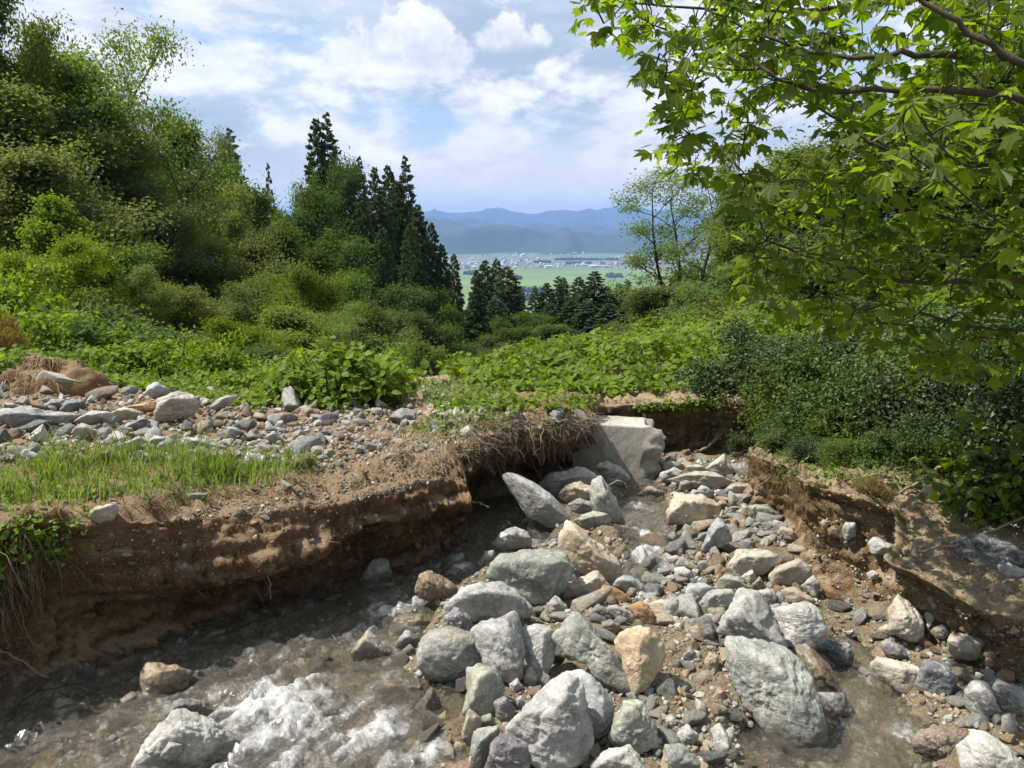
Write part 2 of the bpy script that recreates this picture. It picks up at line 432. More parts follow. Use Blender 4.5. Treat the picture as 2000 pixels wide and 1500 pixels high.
# hillside sheet: rings round the camera, a gap left where the stream bed and banks are built
ang = np.linspace(-math.pi, math.pi, 361)
rad = np.concatenate([[.5], np.geomspace(2.5, 1700, 190)])
A_, R_ = np.meshgrid(ang, rad, indexing='ij')
gx, gy = R_ * np.sin(A_), R_ * np.cos(A_)
gz = land(gx, gy) + .10 * fbm(P3(gx, gy) * .7, 3, 3) * smooth(3, 20, R_) + 1.2 * fbm(P3(gx, gy) * .05, 4, 5) * smooth(30, 120, R_)
f = grid_faces(*gx.shape)
c = P3(gx, gy, gz).reshape(-1, 3)
fc = c[f].mean(1)
hole = (fc[:, 0] > -5.6) & (fc[:, 0] < 6.2) & (fc[:, 1] > -1.5) & (fc[:, 1] < 10.6)
f = f[~hole]
hill_v, hill_f = c, f
obj('ground', mesh('ground', c, f[:, ::-1], M_FOREST, True), label='sloping hillside ground under the woods falling to the valley', cat='ground', kind='structure')

# ------------------------------------------------------------------ banks (cut soil faces with undercut, brow and top)
def resample(rows, n):
    rows = np.asarray(rows, float); k = len(rows)
    d = np.concatenate([[0], np.cumsum(np.linalg.norm(np.diff(rows[:, :2], axis=0), axis=1) + .05)])
    s = np.linspace(0, d[-1], n)
    out = np.stack([np.interp(s, d, rows[:, j]) for j in range(rows.shape[1])], -1)
    for _ in range(2): out[1:-1] = (out[:-2] + 2 * out[1:-1] + out[2:]) / 4
    return out
def bank(name, ctrl, n, seed, under, rough, label, mat, lip=.0):
    rows = []
    for toe, brow, top, far in ctrl:
        a = on_water(*toe); a[2] -= .12
        b_ = at_z(brow[0], brow[1], brow[2]); t_ = at_z(top[0], top[1], top[2])
        fz = float(land(*far)) + .06
        rows.append(np.concatenate([a, b_, t_, [far[0], far[1], fz]]))
    rr = resample(rows, n)
    toe, brow, top, far = rr[:, :3], rr[:, 3:6], rr[:, 6:9], rr[:, 9:]
    s1, s2 = np.linspace(0, 1, 30), np.linspace(0, 1, 20)[1:]
    s3 = (np.linspace(0, 1, 46)[1:]) ** 1.7
    inward = far - brow; inward[:, 2] = 0; inward /= np.linalg.norm(inward, axis=1, keepdims=True)
    jit = (.055 * fbm(brow * 2.6, 3, seed + 31) + .03 * fbm(brow * 9.0, 2, seed + 37))[:, None] * inward
    brow = brow + jit; top = top + jit * .8
    face = toe[:, None] + (brow - toe)[:, None] * s1[:, None]
    u = under * np.sin(np.pi * np.clip(s1 * 1.1, 0, 1)) ** .8
    face = face + inward[:, None] * u[:, None]
    slope = brow[:, None] + (top - brow)[:, None] * s2[:, None]
    slope[..., 2] += .06 * np.sin(np.pi * s2)
    slope -= inward[:, None] * (lip * np.sin(np.pi * np.clip(s2 * .9 + .1, 0, 1)))[:, None]
    plat = top[:, None] + (far - top)[:, None] * s3[:, None]
    g = land(plat[..., 0], plat[..., 1]) + .06
    w = smooth(.25, 1, s3)
    plat[..., 2] = (top[:, None, 2] + (far - top)[:, None, 2] * s3 ** 2.0) * (1 - w) + g * w
    v = np.concatenate([face, slope, plat], 1)
    nF, nS = len(s1), len(s2)
    amp = np.concatenate([np.full(nF, 1.0), np.linspace(1, .6, nS), .55 * np.exp(-3 * s3) + .25])
    nn = fbm(v * 2.2, 5, seed, .55); nn2 = fbm(v * 9.0, 5, seed + 5, .62); big_ = ridged(v * np.array([1.6, 1.6, .7]), 3, seed + 9)
    nn3 = ridged(v * 17.0, 3, seed + 13)
    lay = fbm(np.stack([v[..., 0] * .5, v[..., 1] * .5, v[..., 2] * 16.0], -1), 3, seed + 21)
    disp = rough * (lay * .42 * (1 - amp * 0) + nn * .75 + nn2 * .46 + big_ * .36 + nn3 * .13)
    horiz = np.concatenate([np.ones(nF), np.linspace(1, .3, nS), np.zeros(len(s3))])
    v = v - inward[:, None] * (disp * amp * horiz)[..., None]
    v[..., 2] += disp * amp * (1 - .75 * horiz) * .9
    v[:, nF + nS:, 2] += .016 * nn2[:, nF + nS:]
    fl = grid_faces(*v.shape[:2])
    V = v.reshape(-1, 3)
    o = obj(name, mesh(name, V, fl[:, ::-1], mat, True), label=label, cat='stream bank', kind='structure')
    return o, V, fl, v, (toe, brow, top, far)

LEFT = [((-900, 1700), (-900, 1420, .42), (-900, 1300, .9), (-6.5, -3.0)),
        ((-170, 1440), (-170, 1210, .42), (-170, 1110, .85), (-6.5, 2.2)),
        ((0, 1350), (0, 1150, .42), (0, 1065, .82), (-7.5, 5.0)),
        ((200, 1288), (200, 1138, .42), (200, 1035, .80), (-7.5, 7.2)),
        ((400, 1228), (410, 1138, .36), (430, 1000, .75), (-6.5, 9.2)),
        ((600, 1168), (620, 1075, .40), (640, 975, .66), (-5.0, 10.8)),
        ((715, 1132), (715, 1010, .50), (725, 955, .62), (-3.8, 11.4)),
        ((850, 1085), (850, 982, .45), (848, 940, .58), (-2.6, 11.8)),
        ((912, 1035), (918, 985, .40), (905, 945, .50), (-1.7, 12.0)),
        ((925, 985), (902, 930, .42), (880, 885, .62), (-1.1, 12.0)),
        ((955, 950), (940, 892, .46), (925, 852, .64), (-.7, 12.0)),
        ((1030, 925), (1010, 872, .46), (1005, 832, .66), (0, 12.0)),
        ((1100, 915), (1090, 862, .45), (1090, 822, .64), (.7, 12.0)),
        ((1168, 893), (1160, 850, .42), (1158, 803, .56), (1.4, 12.0))]
RIGHT = [((1120, 893), (1120, 830, .25), (1130, 796, .45), (.9, 12.5)),
         ((1290, 893), (1270, 820, .2), (1250, 791, .40), (1.9, 12.6)),
         ((1380, 887), (1385, 815, .22), (1385, 779, .42), (3.2, 12.8)),
         ((1440, 890), (1462, 825, .22), (1470, 790, .46), (4.6, 12.8)),
         ((1475, 903), (1535, 855, .25), (1545, 826, .48), (6.3, 12.0)),
         ((1445, 955), (1462, 905, .2), (1468, 885, .34), (6.8, 11.0)),
         ((1450, 1010), (1500, 930, .26), (1510, 903, .42), (7.0, 10.0)),
         ((1530, 1060), (1568, 955, .36), (1575, 925, .54), (7.2, 9.0)),
         ((1562, 1110), (1582, 968, .5), (1585, 945, .62), (7.4, 8.0)),
         ((1592, 1160), (1655, 1000, .48), (1662, 972, .60), (7.5, 7.0)),
         ((1690, 1200), (1752, 1030, .46), (1752, 1003, .58), (7.5, 6.3)),
         ((1738, 1210), (1768, 1068, .38), (1772, 1043, .50), (7.5, 5.9)),
         ((1748, 1230), (1745, 1135, .33), (1750, 1105, .46), (7.4, 5.4)),
         ((1830, 1285), (1835, 1190, .30), (1838, 1155, .43), (7.2, 4.8)),
         ((1930, 1325), (1930, 1235, .30), (1930, 1198, .43), (7.0, 4.2)),
         ((2120, 1390), (2120, 1290, .30), (2120, 1245, .43), (6.8, -2.0))]
RIGHT = [(t_, tuple(b_[i] + (p_[i] - b_[i]) * .55 for i in range(3)), p_, f_) for t_, b_, p_, f_ in RIGHT]
lb, lbV, lbF, lbG, lbC = bank('left_stream_bank', LEFT, 440, 21, .26, .125, 'dark brown cut soil bank with undercut foot left of the stream', M_SOIL)
rb, rbV, rbF, rbG, rbC = bank('right_stream_bank', RIGHT, 480, 31, .10, .09, 'sandy cut soil bank with stones in it right of the stream', M_SAND, .07)

# ------------------------------------------------------------------ stream bed
CH = [  # (pixel x, pixel y, half width in metres), one list for each thread of water
    [(-60, 1560, .9), (150, 1450, .75), (420, 1370, .80), (600, 1280, .72), (700, 1215, .52), (790, 1165, .34), (870, 1130, .24), (925, 1075, .22), (960, 1030, .32), (985, 985, .35)],
    [(-40, 1375, .5), (0, 1352, .45), (200, 1290, .42), (400, 1230, .42), (600, 1170, .40), (715, 1135, .36), (850, 1088, .3), (915, 1040, .25)],
    [(300, 1600, 1.0), (560, 1470, .95), (560, 1380, .8), (640, 1270, .6)],
    [(985, 985, .35), (1060, 1065, .22), (1110, 1060, .2), (1170, 1085, .2)],
    [(1215, 905, .35), (1235, 950, .32), (1255, 1010, .34), (1275, 1070, .24), (1265, 1105, .2), (1240, 1130, .12)],
    [(1650, 1255, .12), (1690, 1300, .17), (1680, 1370, .24), (1735, 1420, .28), (1640, 1480, .42), (1600, 1560, .5)]]
CHW = []
for line in CH:
    a = np.array(line, float); w_ = on_water(a[:, 0], a[:, 1]); CHW.append(np.column_stack([w_[:, :2], a[:, 2]]))
def channel(x, y):
    """0 on the axis of a thread of water, 1 at its edge"""
    best = np.full(np.shape(x), 9.0)
    for L in CHW:
        for p, q in zip(L[:-1], L[1:]):
            d = q[:2] - p[:2]; t = np.clip(((x - p[0]) * d[0] + (y - p[1]) * d[1]) / (d @ d), 0, 1)
            hw = p[2] + (q[2] - p[2]) * t
            best = np.minimum(best, np.hypot(x - p[0] - t * d[0], y - p[1] - t * d[1]) / hw)
    return best
def bed_z(x, y):
    ch = channel(x, y) + .22 * fbm(P3(x, y) * 2.6, 3, 8)
    z = zw(y) + .075 - .165 * smooth(1.25, .55, ch)
    z = z + .16 * np.exp(-(((x - .95) / .45) ** 2 + ((y - 7.75) / .35) ** 2))
    return z + .030 * fbm(P3(x, y) * 5.0, 4, 4) + .05 * fbm(P3(x, y) * 1.4, 2, 14) * smooth(.8, 1.5, ch)
bx, by = np.meshgrid(np.arange(-4.6, 5.2, .037), np.arange(-1.8, 11.0, .037), indexing='ij')
bedV = P3(bx, by, bed_z(bx, by)).reshape(-1, 3); bedF = grid_faces(*bx.shape)
obj('stream_bed', mesh('stream_bed', bedV, bedF, M_BED, True), label='gravelly bed of the mountain stream between the two banks', cat='stream bed', kind='structure')

def bvh(v, f): return BVHTree.FromPolygons([tuple(p) for p in v.tolist()], [tuple(q) for q in f.tolist()])
trees_bvh = [bvh(lbV, lbF), bvh(rbV, rbF), bvh(bedV, bedF)]
hill_near = hill_f[(np.hypot(hill_v[hill_f[:, 0], 0], hill_v[hill_f[:, 0], 1]) < 60)]
trees_bvh.append(bvh(hill_v, hill_near))
def cast(o, d, far=200.0, which=None):
    best = None
    for i, t in enumerate(trees_bvh):
        if which is not None and i not in which: continue
        h = t.ray_cast(o, d, far)
        if h[0] is not None and (best is None or h[3] < best[3]): best = (h[0], h[1], i, h[3])
    return best
CAMV = Vector(ORIGIN)
def hit(px, py, which=None):
    return cast(CAMV, Vector(rays(px, py)).normalized(), which=which)
def drop(x, y, which=None):
    return cast(Vector((x, y, 30.0)), Vector((0, 0, -1)), which=which)
def inside(poly, x, y):
    poly = np.asarray(poly, float); r = np.zeros(np.shape(x), bool); j = len(poly) - 1
    for i in range(len(poly)):
        xi, yi, xj, yj = *poly[i], *poly[j]
        if yi != yj: r ^= ((yi > y) != (yj > y)) & (x < (xj - xi) * (y - yi) / (yj - yi) + xi)
        j = i
    return r
def in_poly(poly, n):
    poly = np.asarray(poly, float); lo, hi = poly.min(0), poly.max(0); out = []
    while sum(map(len, out)) < n:
        q = lo + (hi - lo) * rng.random((n * 2, 2)); out.append(q[inside(poly, q[:, 0], q[:, 1])])
    return np.concatenate(out)[:n]
def scatter(poly, n, which=None):
    """points on the ground seen inside a pixel outline: positions, normals"""
    ps, ns = [], []
    for x, y in in_poly(poly, n):
        h = hit(x, y, which)
        if h is not None:
            nn = h[1] if h[1].z >= 0 or abs(h[1].z) < .2 else -h[1]
            if nn.dot(h[0] - CAMV) > 0: nn = -nn
            ps.append(h[0]); ns.append(nn)
    return np.array(ps).reshape(-1, 3), np.array(ns).reshape(-1, 3)

# ------------------------------------------------------------------ rocks
_ico = {}
def ico(sub):
    if sub not in _ico:
        bm = bmesh.new(); bmesh.ops.create_icosphere(bm, subdivisions=sub, radius=1)
        bm.verts.ensure_lookup_table()
        _ico[sub] = (np.array([v.co[:] for v in bm.verts]), np.array([[v.index for v in f_.verts] for f_ in bm.faces])); bm.free()
    return _ico[sub]
def hull(n, d, sub, p=26.0):
    """star-shaped hull of half-spaces n.x < d, edges softened by p"""
    dirs, f_ = ico(sub)
    q = np.maximum(dirs @ n.T, 0) / d
    m_ = q.max(1, keepdims=True)
    r = 1 / (m_[:, 0] * ((q / m_) ** p).sum(1) ** (1 / p))
    return dirs * r[:, None], f_
def roughen(v, size, seed, amp=1.0):
    d = v / (np.linalg.norm(v, axis=1, keepdims=True) + 1e-9)
    w = v / size
    a = size * amp
    h = a * (.050 * fbm(w * 1.8, 2, seed) + .014 * ridged(w * 4.0, 3, seed + 1) - .010) + a * .016 * fbm(w * 9, 4, seed + 2, .62)
    # ledges: the stone splits along its layers
    ax = np.array([math.sin(seed * 1.3), math.cos(seed * 2.1), .6 + .4 * math.sin(seed)]); ax /= np.linalg.norm(ax)
    l_ = w @ ax * 5 + fbm(w * 1.5, 2, seed + 7) * .8
    h = h + a * .020 * (np.clip(np.abs((l_ % 1) - .5) * 5, 0, 1) - .6) * (.4 + .6 * (vnoise(w * 1.3, seed + 9) > 0))
    return v + d * h[:, None]
def hull2d(p):
    p = sorted(set(map(tuple, p)))
    def half(q):
        o_ = []
        for c_ in q:
            while len(o_) > 1 and (o_[-1][0] - o_[-2][0]) * (c_[1] - o_[-2][1]) - (o_[-1][1] - o_[-2][1]) * (c_[0] - o_[-2][0]) <= 0: o_.pop()
            o_.append(c_)
        return o_[:-1]
    return np.array(half(p) + half(p[::-1]))
ZOOM = {'0': (0, 0, 1.0), '3': (0, 650, .35), '4': (650, 650, .35), '5': (1300, 650, .35), '6': (0, 975, .35), '7': (650, 975, .35), '8': (1300, 975, .35)}
HEROES = []
def hero(z, pts, mat, label, name=None, cat=None, thick=.48, lift=0.0, dep=None, p=26.0, rough=1.1, front=None, embed=.02):
    ox, oy, s = ZOOM[z]
    poly = np.array([[float(c) for c in q.split(',')] for q in pts.split()]) * s + [ox, oy]
    seed = len(HEROES) * 7 + 3
    r_ = np.random.default_rng(seed)
    poly = hull2d(poly); poly = poly.mean(0) + (poly - poly.mean(0)) * 1.05
    cx, cy = (poly.max(0) + poly.min(0)) / 2
    bot = poly[:, 1].max(); bxp = poly[poly[:, 1] > bot - .25 * (bot - poly[:, 1].min()), 0].mean()
    if dep is None:
        h = hit(bxp, bot - 1)
        dpt = project(np.array(h[0]))[2] + embed
    else: dpt = dep
    dpt += lift
    ray_ = rays(cx, cy); C = ORIGIN + ray_ * dpt
    fw = ray_ / np.linalg.norm(ray_); rt = np.cross(fw, [0, 0, 1]); rt /= np.linalg.norm(rt); up = np.cross(rt, fw)
    q = (poly - [cx, cy]) * dpt / F; q[:, 1] *= -1
    w, hh = np.ptp(q[:, 0]), np.ptp(q[:, 1])
    p = p * r_.uniform(.5, 1.25)
    D = thick * math.sqrt(w * hh) * r_.uniform(.9, 1.1)
    N, Dd = [], []
    k_ = len(q); area = 0.5 * sum(q[i][0] * q[(i + 1) % k_][1] - q[(i + 1) % k_][0] * q[i][1] for i in range(k_))
    for i in range(k_):
        a_, b_ = q[i], q[(i + 1) % k_]; e = b_ - a_; L = np.hypot(*e)
        if L < 1e-5: continue
        n2 = np.array([e[1], -e[0]]) / L * (1 if area > 0 else -1)
        off = n2 @ a_
        if off <= 1e-4: continue
        lower = n2[1] < -.3
        for sgn in (-1, 1):
            kk = r_.uniform(.9, 1.9) if (lower and sgn < 0) else r_.uniform(.15, .75)
            v_ = np.array([n2[0], n2[1], sgn * kk]); ln = np.linalg.norm(v_)
            N.append(v_ / ln); Dd.append(off / ln)
    for sgn, cnt in ((-1, 3), (1, 2)):
        for j in range(cnt):
            v_ = np.array([r_.normal(0, .35), r_.normal(.12, .35), sgn]); v_ /= np.linalg.norm(v_)
            N.append(v_); Dd.append(D * r_.uniform(.72, 1.0))
    N.append(np.array([0, .86, -.5])); Dd.append(hh * .5 * r_.uniform(.72, .95))
    if front is not None:
        v_ = np.array(front[:3], float); v_ /= np.linalg.norm(v_); N.append(v_); Dd.append(D * front[3])
    N, Dd = np.array(N), np.array(Dd)
    sc = np.array([w / 2, hh / 2, D])
    size = math.sqrt(w * hh)
    pxs = size / dpt * F
    sub = 6 if pxs > 170 else 5 if pxs > 60 else 4
    v, f_ = hull(N * sc, Dd, sub, p)
    v = v * sc
    v = roughen(v, size, seed, rough)
    wv = C + v[:, :1] * rt + v[:, 1:2] * up + v[:, 2:3] * fw
    fo = f_[:, ::-1]                               # (right, up, forward) is left-handed
    base = np.array([C[0], C[1], wv[:, 2].min()])
    name = name or ('boulder' if size > .21 else 'stone')
    me = mesh(name, wv - base, fo, ROCK[mat] if mat in ROCK else mat, True)
    o = obj(name, me, loc=base, label=label, cat=cat or name)
    HEROES.append((o, wv, fo, C, size, (cx, cy)))
    return o

mc, tcn, bc = new_mat('weathered_concrete')
p_ = tcn.node('ShaderNodeTexCoord').outputs['Object']
n_ = tcn.noise(p_, 3.0, 8, .65)
cc = tcn.ramp(n_, [(.3, (.27, .245, .20)), (.5, (.37, .345, .295)), (.7, (.47, .445, .39))])
drip = tcn.noise(tcn.node('ShaderNodeMapping', Vector=p_, Scale=(7, 7, 1.6)).outputs[0], 1.5, 5, .65, .8)
cc = tcn.mix(tcn.math('MULTIPLY', tcn.step(drip, .48, .66), .35), cc, (.17, .145, .105))
cc = tcn.mix(tcn.math('MULTIPLY', tcn.step(tcn.noise(p_, 70, 3, .7), .55, .7), .4), cc, (.2, .19, .17))
tcn.put(bc.inputs['Base Color'], cc)
tcn.put(bc.inputs['Normal'], tcn.node('ShaderNodeBump', Strength=.5, Distance=.012, Height=tcn.noise(p_, 45, 6, .7)))
CONC = mc

# the broken concrete wall end standing in the washed-out gap
def concrete_block():
    tl, tr = at(1120, 818, 8.25), at(1262, 832, 8.05)
    ztop, zbot = .37, -.55
    ax = tr - tl; ax[2] = 0; L = np.linalg.norm(ax); ax /= L
    ay = np.array([-ax[1], ax[0], 0]); T_ = .42
    # a box of fine quads: length x (thickness, height) outline, broken at its right end
    nx = 70
    prof = []
    for (a0, b0), (a1, b1), n in (((-.04, zbot), (0, ztop), 44), ((0, ztop), (T_, ztop), 20), ((T_, ztop), (T_ + .04, zbot), 44)):
        t = np.linspace(0, 1, n, endpoint=False); prof += [(a0 + (a1 - a0) * k, b0 + (b1 - b0) * k) for k in t]
    prof = np.array(prof + [(T_ + .04, zbot)])
    m_ = len(prof)
    end = L + .06 - .30 * smooth(.10, .42, prof[:, 1]) * 0 + .05 * np.sin(prof[:, 1] * 5 + 1) + .04 * fbm(P3(prof[:, 0] * 3, prof[:, 1] * 3), 2, 3)
    end = end - .10 * smooth(.25, .40, prof[:, 1]) + .10 * smooth(-.1, -.3, prof[:, 1]) * 0
    u = np.linspace(0, 1, nx) ** .8
    v = np.zeros((nx + 26, m_, 3))
    v[:nx, :, 0] = u[:, None] * end[None]; v[:nx, :, 1] = prof[None, :, 0]; v[:nx, :, 2] = prof[None, :, 1]
    cen = np.array([L + .02, T_ / 2, -.05])
    for k in range(26):                                   # the broken face closes on a point, bulging
        t = (k + 1) / 26
        ring = v[nx - 1] * (1 - t) + cen * t; ring[:, 0] += .17 * math.sin(t * math.pi / 2) * (1 - .5 * smooth(.1, .4, ring[:, 2]))
        v[nx + k] = ring
    w = v.reshape(-1, 3)
    brk = smooth(L - .06, L + .06, w[:, 0] + .03 * fbm(w * 7, 3, 4))
    d = w - np.array([L * .6, T_ / 2, 0]); d /= np.linalg.norm(d, axis=1, keepdims=True) + 1e-9
    w = w + d * (brk * (.09 * fbm(w * 3.6, 4, 5) + .03 * ridged(w * 4.5, 4, 6) - .02) + .003 * fbm(w * 14, 3, 7))[:, None]
    o0 = np.array([tl[0], tl[1], 0])
    wv = o0 + w[:, :1] * ax + w[:, 1:2] * ay + w[:, 2:3] * np.array([0, 0, 1])
    fq = grid_faces(nx + 26, m_)
    base = np.array([(tl[0] + tr[0]) / 2, (tl[1] + tr[1]) / 2, zbot])
    o = obj('concrete_wall', mesh('concrete_wall', wv - base, fq, CONC, True), loc=base,
            label='pale concrete wall stub with broken rough right end in the washed-out gap', cat='concrete wall')
    HEROES.append((o, wv, fq, base + [0, 0, .5], .8, (1220, 870)))
concrete_block()

# ---- boulders and stones one can tell apart (outlines in pixels of enlarged views)
H = hero
# left gravel terrace, back to front
H('3', '205,250 270,200 540,296 548,345 420,350 235,312', CONC, 'tilted smooth concrete slab half buried in the soil mound at far left', 'concrete_slab', 'concrete slab', thick=.3, p=40, rough=.25)
H('3', '815,335 828,292 880,278 940,318 925,362 860,372', 'blue', 'blue-grey boulder behind the tall tan-grey boulder on the gravel terrace')
H('3', '862,480 900,352 990,318 1080,358 1102,430 1060,475 920,500', 'tan', 'tall tan-grey boulder standing on the gravel terrace left of the leafy bush', p=18)
H('3', '690,405 860,382 885,428 780,452', 'rust', 'rusty brown layered slab behind the rocks of the gravel terrace', thick=.3)
H('3', '15,465 50,412 150,400 300,448 425,485 300,525 100,515', 'blue', 'long low blue-grey boulder at the left edge of the gravel terrace')
H('3', '335,425 380,368 470,378 475,430 390,445', 'dark', 'dark slate-grey stone among the pale stones below the concrete slab')
H('3', '240,412 290,368 350,378 335,432 262,434', 'grey', 'grey stone touching the left side of the dark slate-grey stone')
H('3', '425,485 520,428 622,458 605,512 480,518', 'pale', 'pale blocky boulder right of the long low blue-grey boulder')
H('3', '598,445 700,408 785,460 722,502 640,494', 'tan', 'tan wedge boulder just below the rusty brown layered slab')
H('3', '705,522 800,468 872,520 835,545', 'purple', 'purplish flat triangular stone in front of the tall tan-grey boulder')
H('3', '1000,612 1040,568 1150,600 1255,652 1232,684 1050,655', 'pale', 'long whitish slab lying just behind the tall grass')
H('3', '655,622 780,580 812,622 705,664', 'blue', 'flat blue-grey stone at the left end of the whitish slab')
H('3', '818,612 870,568 962,598 932,645', 'grey', 'grey stone between the flat blue-grey stone and the whitish slab')
H('3', '148,672 190,608 232,640 222,692 170,698', 'green', 'upright greenish stone at the back edge of the grass at left')
H('3', '405,552 460,498 552,558 542,604 440,595', 'tan', 'tan stone with twigs around it in the middle of the left terrace')
H('3', '1165,412 1230,358 1345,348 1300,392 1220,434', 'blue', 'pale flat boulder at the left foot of the leafy kudzu bush')
H('3', '1335,495 1400,468 1432,512 1382,525', 'brown', 'rounded brown stone below the left end of the kudzu bush')
H('3', '1478,582 1530,543 1592,612 1532,618', 'pale', 'whitish slanted stone on the terrace below the kudzu bush')
H('3', '0,318 18,268 42,312 0,345', 'blue', 'small blue-white stone at the left picture edge under the soil mound')
H('3', '1250,540 1300,520 1360,560 1300,585', 'blue', 'blue-grey cobble on the terrace above the tall grass')
H('3', '985,440 1030,425 1065,460 1000,480', 'blue', 'blue-grey stone at the foot of the tall tan-grey boulder')
# stones stuck in the left bank
H('3', '495,1015 540,960 640,948 662,1000 622,1050 550,1062', 'tan', 'pale tan block sitting on the edge of the left bank under the weeds')
H('3', '518,1292 560,1248 650,1248 662,1290 582,1342', 'tan', 'tan stone stuck in the dark left bank below a hooked root')
H('3', '335,1282 400,1238 445,1280 402,1322', 'grey', 'grey stone stuck in the left bank under the hanging weeds')
H('3', '1075,1085 1130,1062 1158,1110 1092,1120', 'pale', 'pale stone on the upper slope of the left bank')
H('3', '700,1148 730,1128 752,1152 728,1178', 'pale', 'small round pale stone in the left bank beside a brown stone')
H('3', '770,1140 800,1118 820,1160 790,1180', 'brown', 'small brown stone in the left bank beside a round pale stone')
H('3', '1055,912 1075,890 1160,898 1150,932 1085,938', 'blue', 'pale blue stone among dry grass roots on the left bank')
H('3', '640,1180 690,1140 712,1180 690,1200', 'brown', 'dark brown cobble in the left bank left of the round pale stone')
H('3', '1820,1290 1850,1255 1875,1275 1850,1310', 'tan', 'small stone in the lower part of the left bank near the stream bend')
# around the washed-out gap
H('4', '940,800 985,775 1110,828 1240,918 1335,1040 1295,1085 1190,1085 1090,1035 1000,905', 'grey', 'long smooth grey slab slanting out from under the root-hung bank', p=22, rough=.45, thick=.36)
H('4', '1150,850 1230,788 1380,738 1465,778 1505,835 1400,905 1240,915', 'pale', 'large pale boulder behind the tan round boulder in front of the concrete')
H('4', '1455,770 1490,718 1600,742 1652,790 1642,855 1560,858 1500,805', 'pale', 'pale tan boulder directly below the concrete wall stub')
H('4', '1430,830 1490,785 1540,868 1635,1052 1560,1065 1450,1005', 'green', 'steep grey-green slab beside the narrow run of water below the concrete')
H('4', '1250,915 1300,848 1370,822 1440,858 1475,932 1400,955 1290,950', 'tan', 'rounded tan boulder perched among grey boulders below the gap')
H('4', '1305,962 1380,918 1478,958 1462,1002 1350,1010', 'grey', 'grey stone under the rounded tan boulder')
H('4', '1335,1045 1440,1000 1520,988 1565,1040 1500,1085 1380,1095', 'green', 'greenish stone below the grey stone beside the bent dark root')
H('4', '1695,905 1760,858 1842,878 1855,940 1780,948', 'brown', 'brown stone standing in the water right of the grey-green slab')
H('4', '1825,792 1900,748 1955,770 1935,842 1840,835', 'pale', 'pale stone beside the broken end of the concrete wall')
H('5', '225,765 320,672 382,758 372,805 280,795', 'pale', 'pale pointed triangular boulder at the foot of the far soil wall')
H('5', '15,835 100,788 250,768 395,820 300,865 150,875', 'tan', 'long flat tan boulder below the pale pointed boulder')
H('5', '115,752 180,728 232,758 170,795', 'pale', 'whitish stone left of the pale pointed boulder')
H('5', '322,885 390,828 472,838 462,895 360,918', 'tan', 'blunt tan stone at the foot of the right bank corner')
H('5', '155,895 200,848 272,888 240,935', 'blue', 'bluish-white cobble between the flat tan boulder and the big brown-faced boulder')
H('5', '0,1005 50,905 200,898 305,962 210,1060 20,1085', 'tan', 'big tan-topped boulder with dark front face right of the water run', front=(0, -.2, -1, .6))
H('5', '455,975 560,948 620,985 662,1050 540,1065 480,1025', 'green', 'grey-green stone at the foot of the bank under hanging roots')
H('5', '1428,895 1470,828 1520,812 1568,880 1500,935 1440,925', 'tan', 'tan stone under the bare branches on top of the right bank')
H('5', '1655,905 1700,868 1790,878 1825,960 1700,965', 'dark', 'dark stone in deep shade under the shrubs on the right bank')
H('5', '85,660 130,645 150,675 100,690', 'brown', 'small brown stone at the foot of the far soil wall')
# midstream rocks
H('7', '862,445 868,368 920,308 1100,272 1280,288 1365,380 1350,445 1250,515 1190,585 1120,565 1060,492', 'green', 'broad grey-green boulder with yellowish face in midstream', p=20, thick=.42)
H('7', '1260,205 1288,108 1360,138 1500,240 1605,330 1625,385 1560,455 1450,405 1370,425 1275,300', 'tan', 'tall pointed boulder with rust stain leaning beside the broad grey-green boulder', p=20)
H('7', '1275,525 1330,468 1472,393 1555,482 1470,555 1350,565', 'tan', 'smooth tan block in front of the tall pointed boulder', p=24, rough=.6)
H('7', '880,255 920,198 1010,152 1092,198 1108,262 1000,285 920,295', 'pale', 'rounded pale brown boulder behind the broad grey-green boulder')
H('7', '825,345 850,290 900,285 900,350 840,365', 'grey', 'grey cobble at the left end of the broad grey-green boulder')
H('7', '450,515 480,420 540,382 612,450 690,505 640,575 550,575', 'brown', 'rough brown rock in the rapid near the left bank corner', thick=.5)
H('7', '592,385 650,308 722,298 738,360 680,445 612,435', 'wetgrey', 'dark wet boulder tucked under the corner of the left bank')
H('7', '160,435 220,348 300,342 338,420 262,485 185,495', 'grey', 'grey boulder in the undercut foot of the left bank')
H('7', '595,640 640,560 780,458 900,445 1030,498 1135,610 1125,675 1040,665 700,690', 'pale', 'broad whitish boulder with a rounded top in the middle of the rocks', p=18)
H('7', '448,850 490,758 600,698 770,742 885,815 890,940 740,1015 520,1025 468,960', 'grey', 'big grey boulder with dark overhanging face beside the stream', front=(0, -.25, -1, .55), p=20)
H('7', '785,745 860,680 1022,636 1058,700 1052,790 1082,900 1062,1002 980,1018 880,960', 'grey', 'cracked grey boulder joined to the right of the dark-faced boulder')
H('7', '608,655 690,598 745,638 778,710 700,762 622,705', 'purple', 'small dark purplish rock perched on the big dark-faced boulder', lift=-.12, rough=1.5)
H('7', '1040,722 1200,698 1252,740 1242,860 1200,972 1120,988 1078,880', 'pale', 'whitish blocky boulder between the cracked grey and the jagged green boulder')
H('7', '1245,805 1270,700 1350,628 1442,690 1525,790 1605,880 1672,1012 1642,1055 1500,1005 1340,885', 'green', 'jagged grey-green boulder with broken brownish right side', rough=1.4)
H('7', '1555,795 1640,698 1752,702 1855,790 1842,880 1782,1012 1692,1085 1655,985', 'tan', 'grey-brown block right of the jagged boulder above the shaded gravel', p=18)
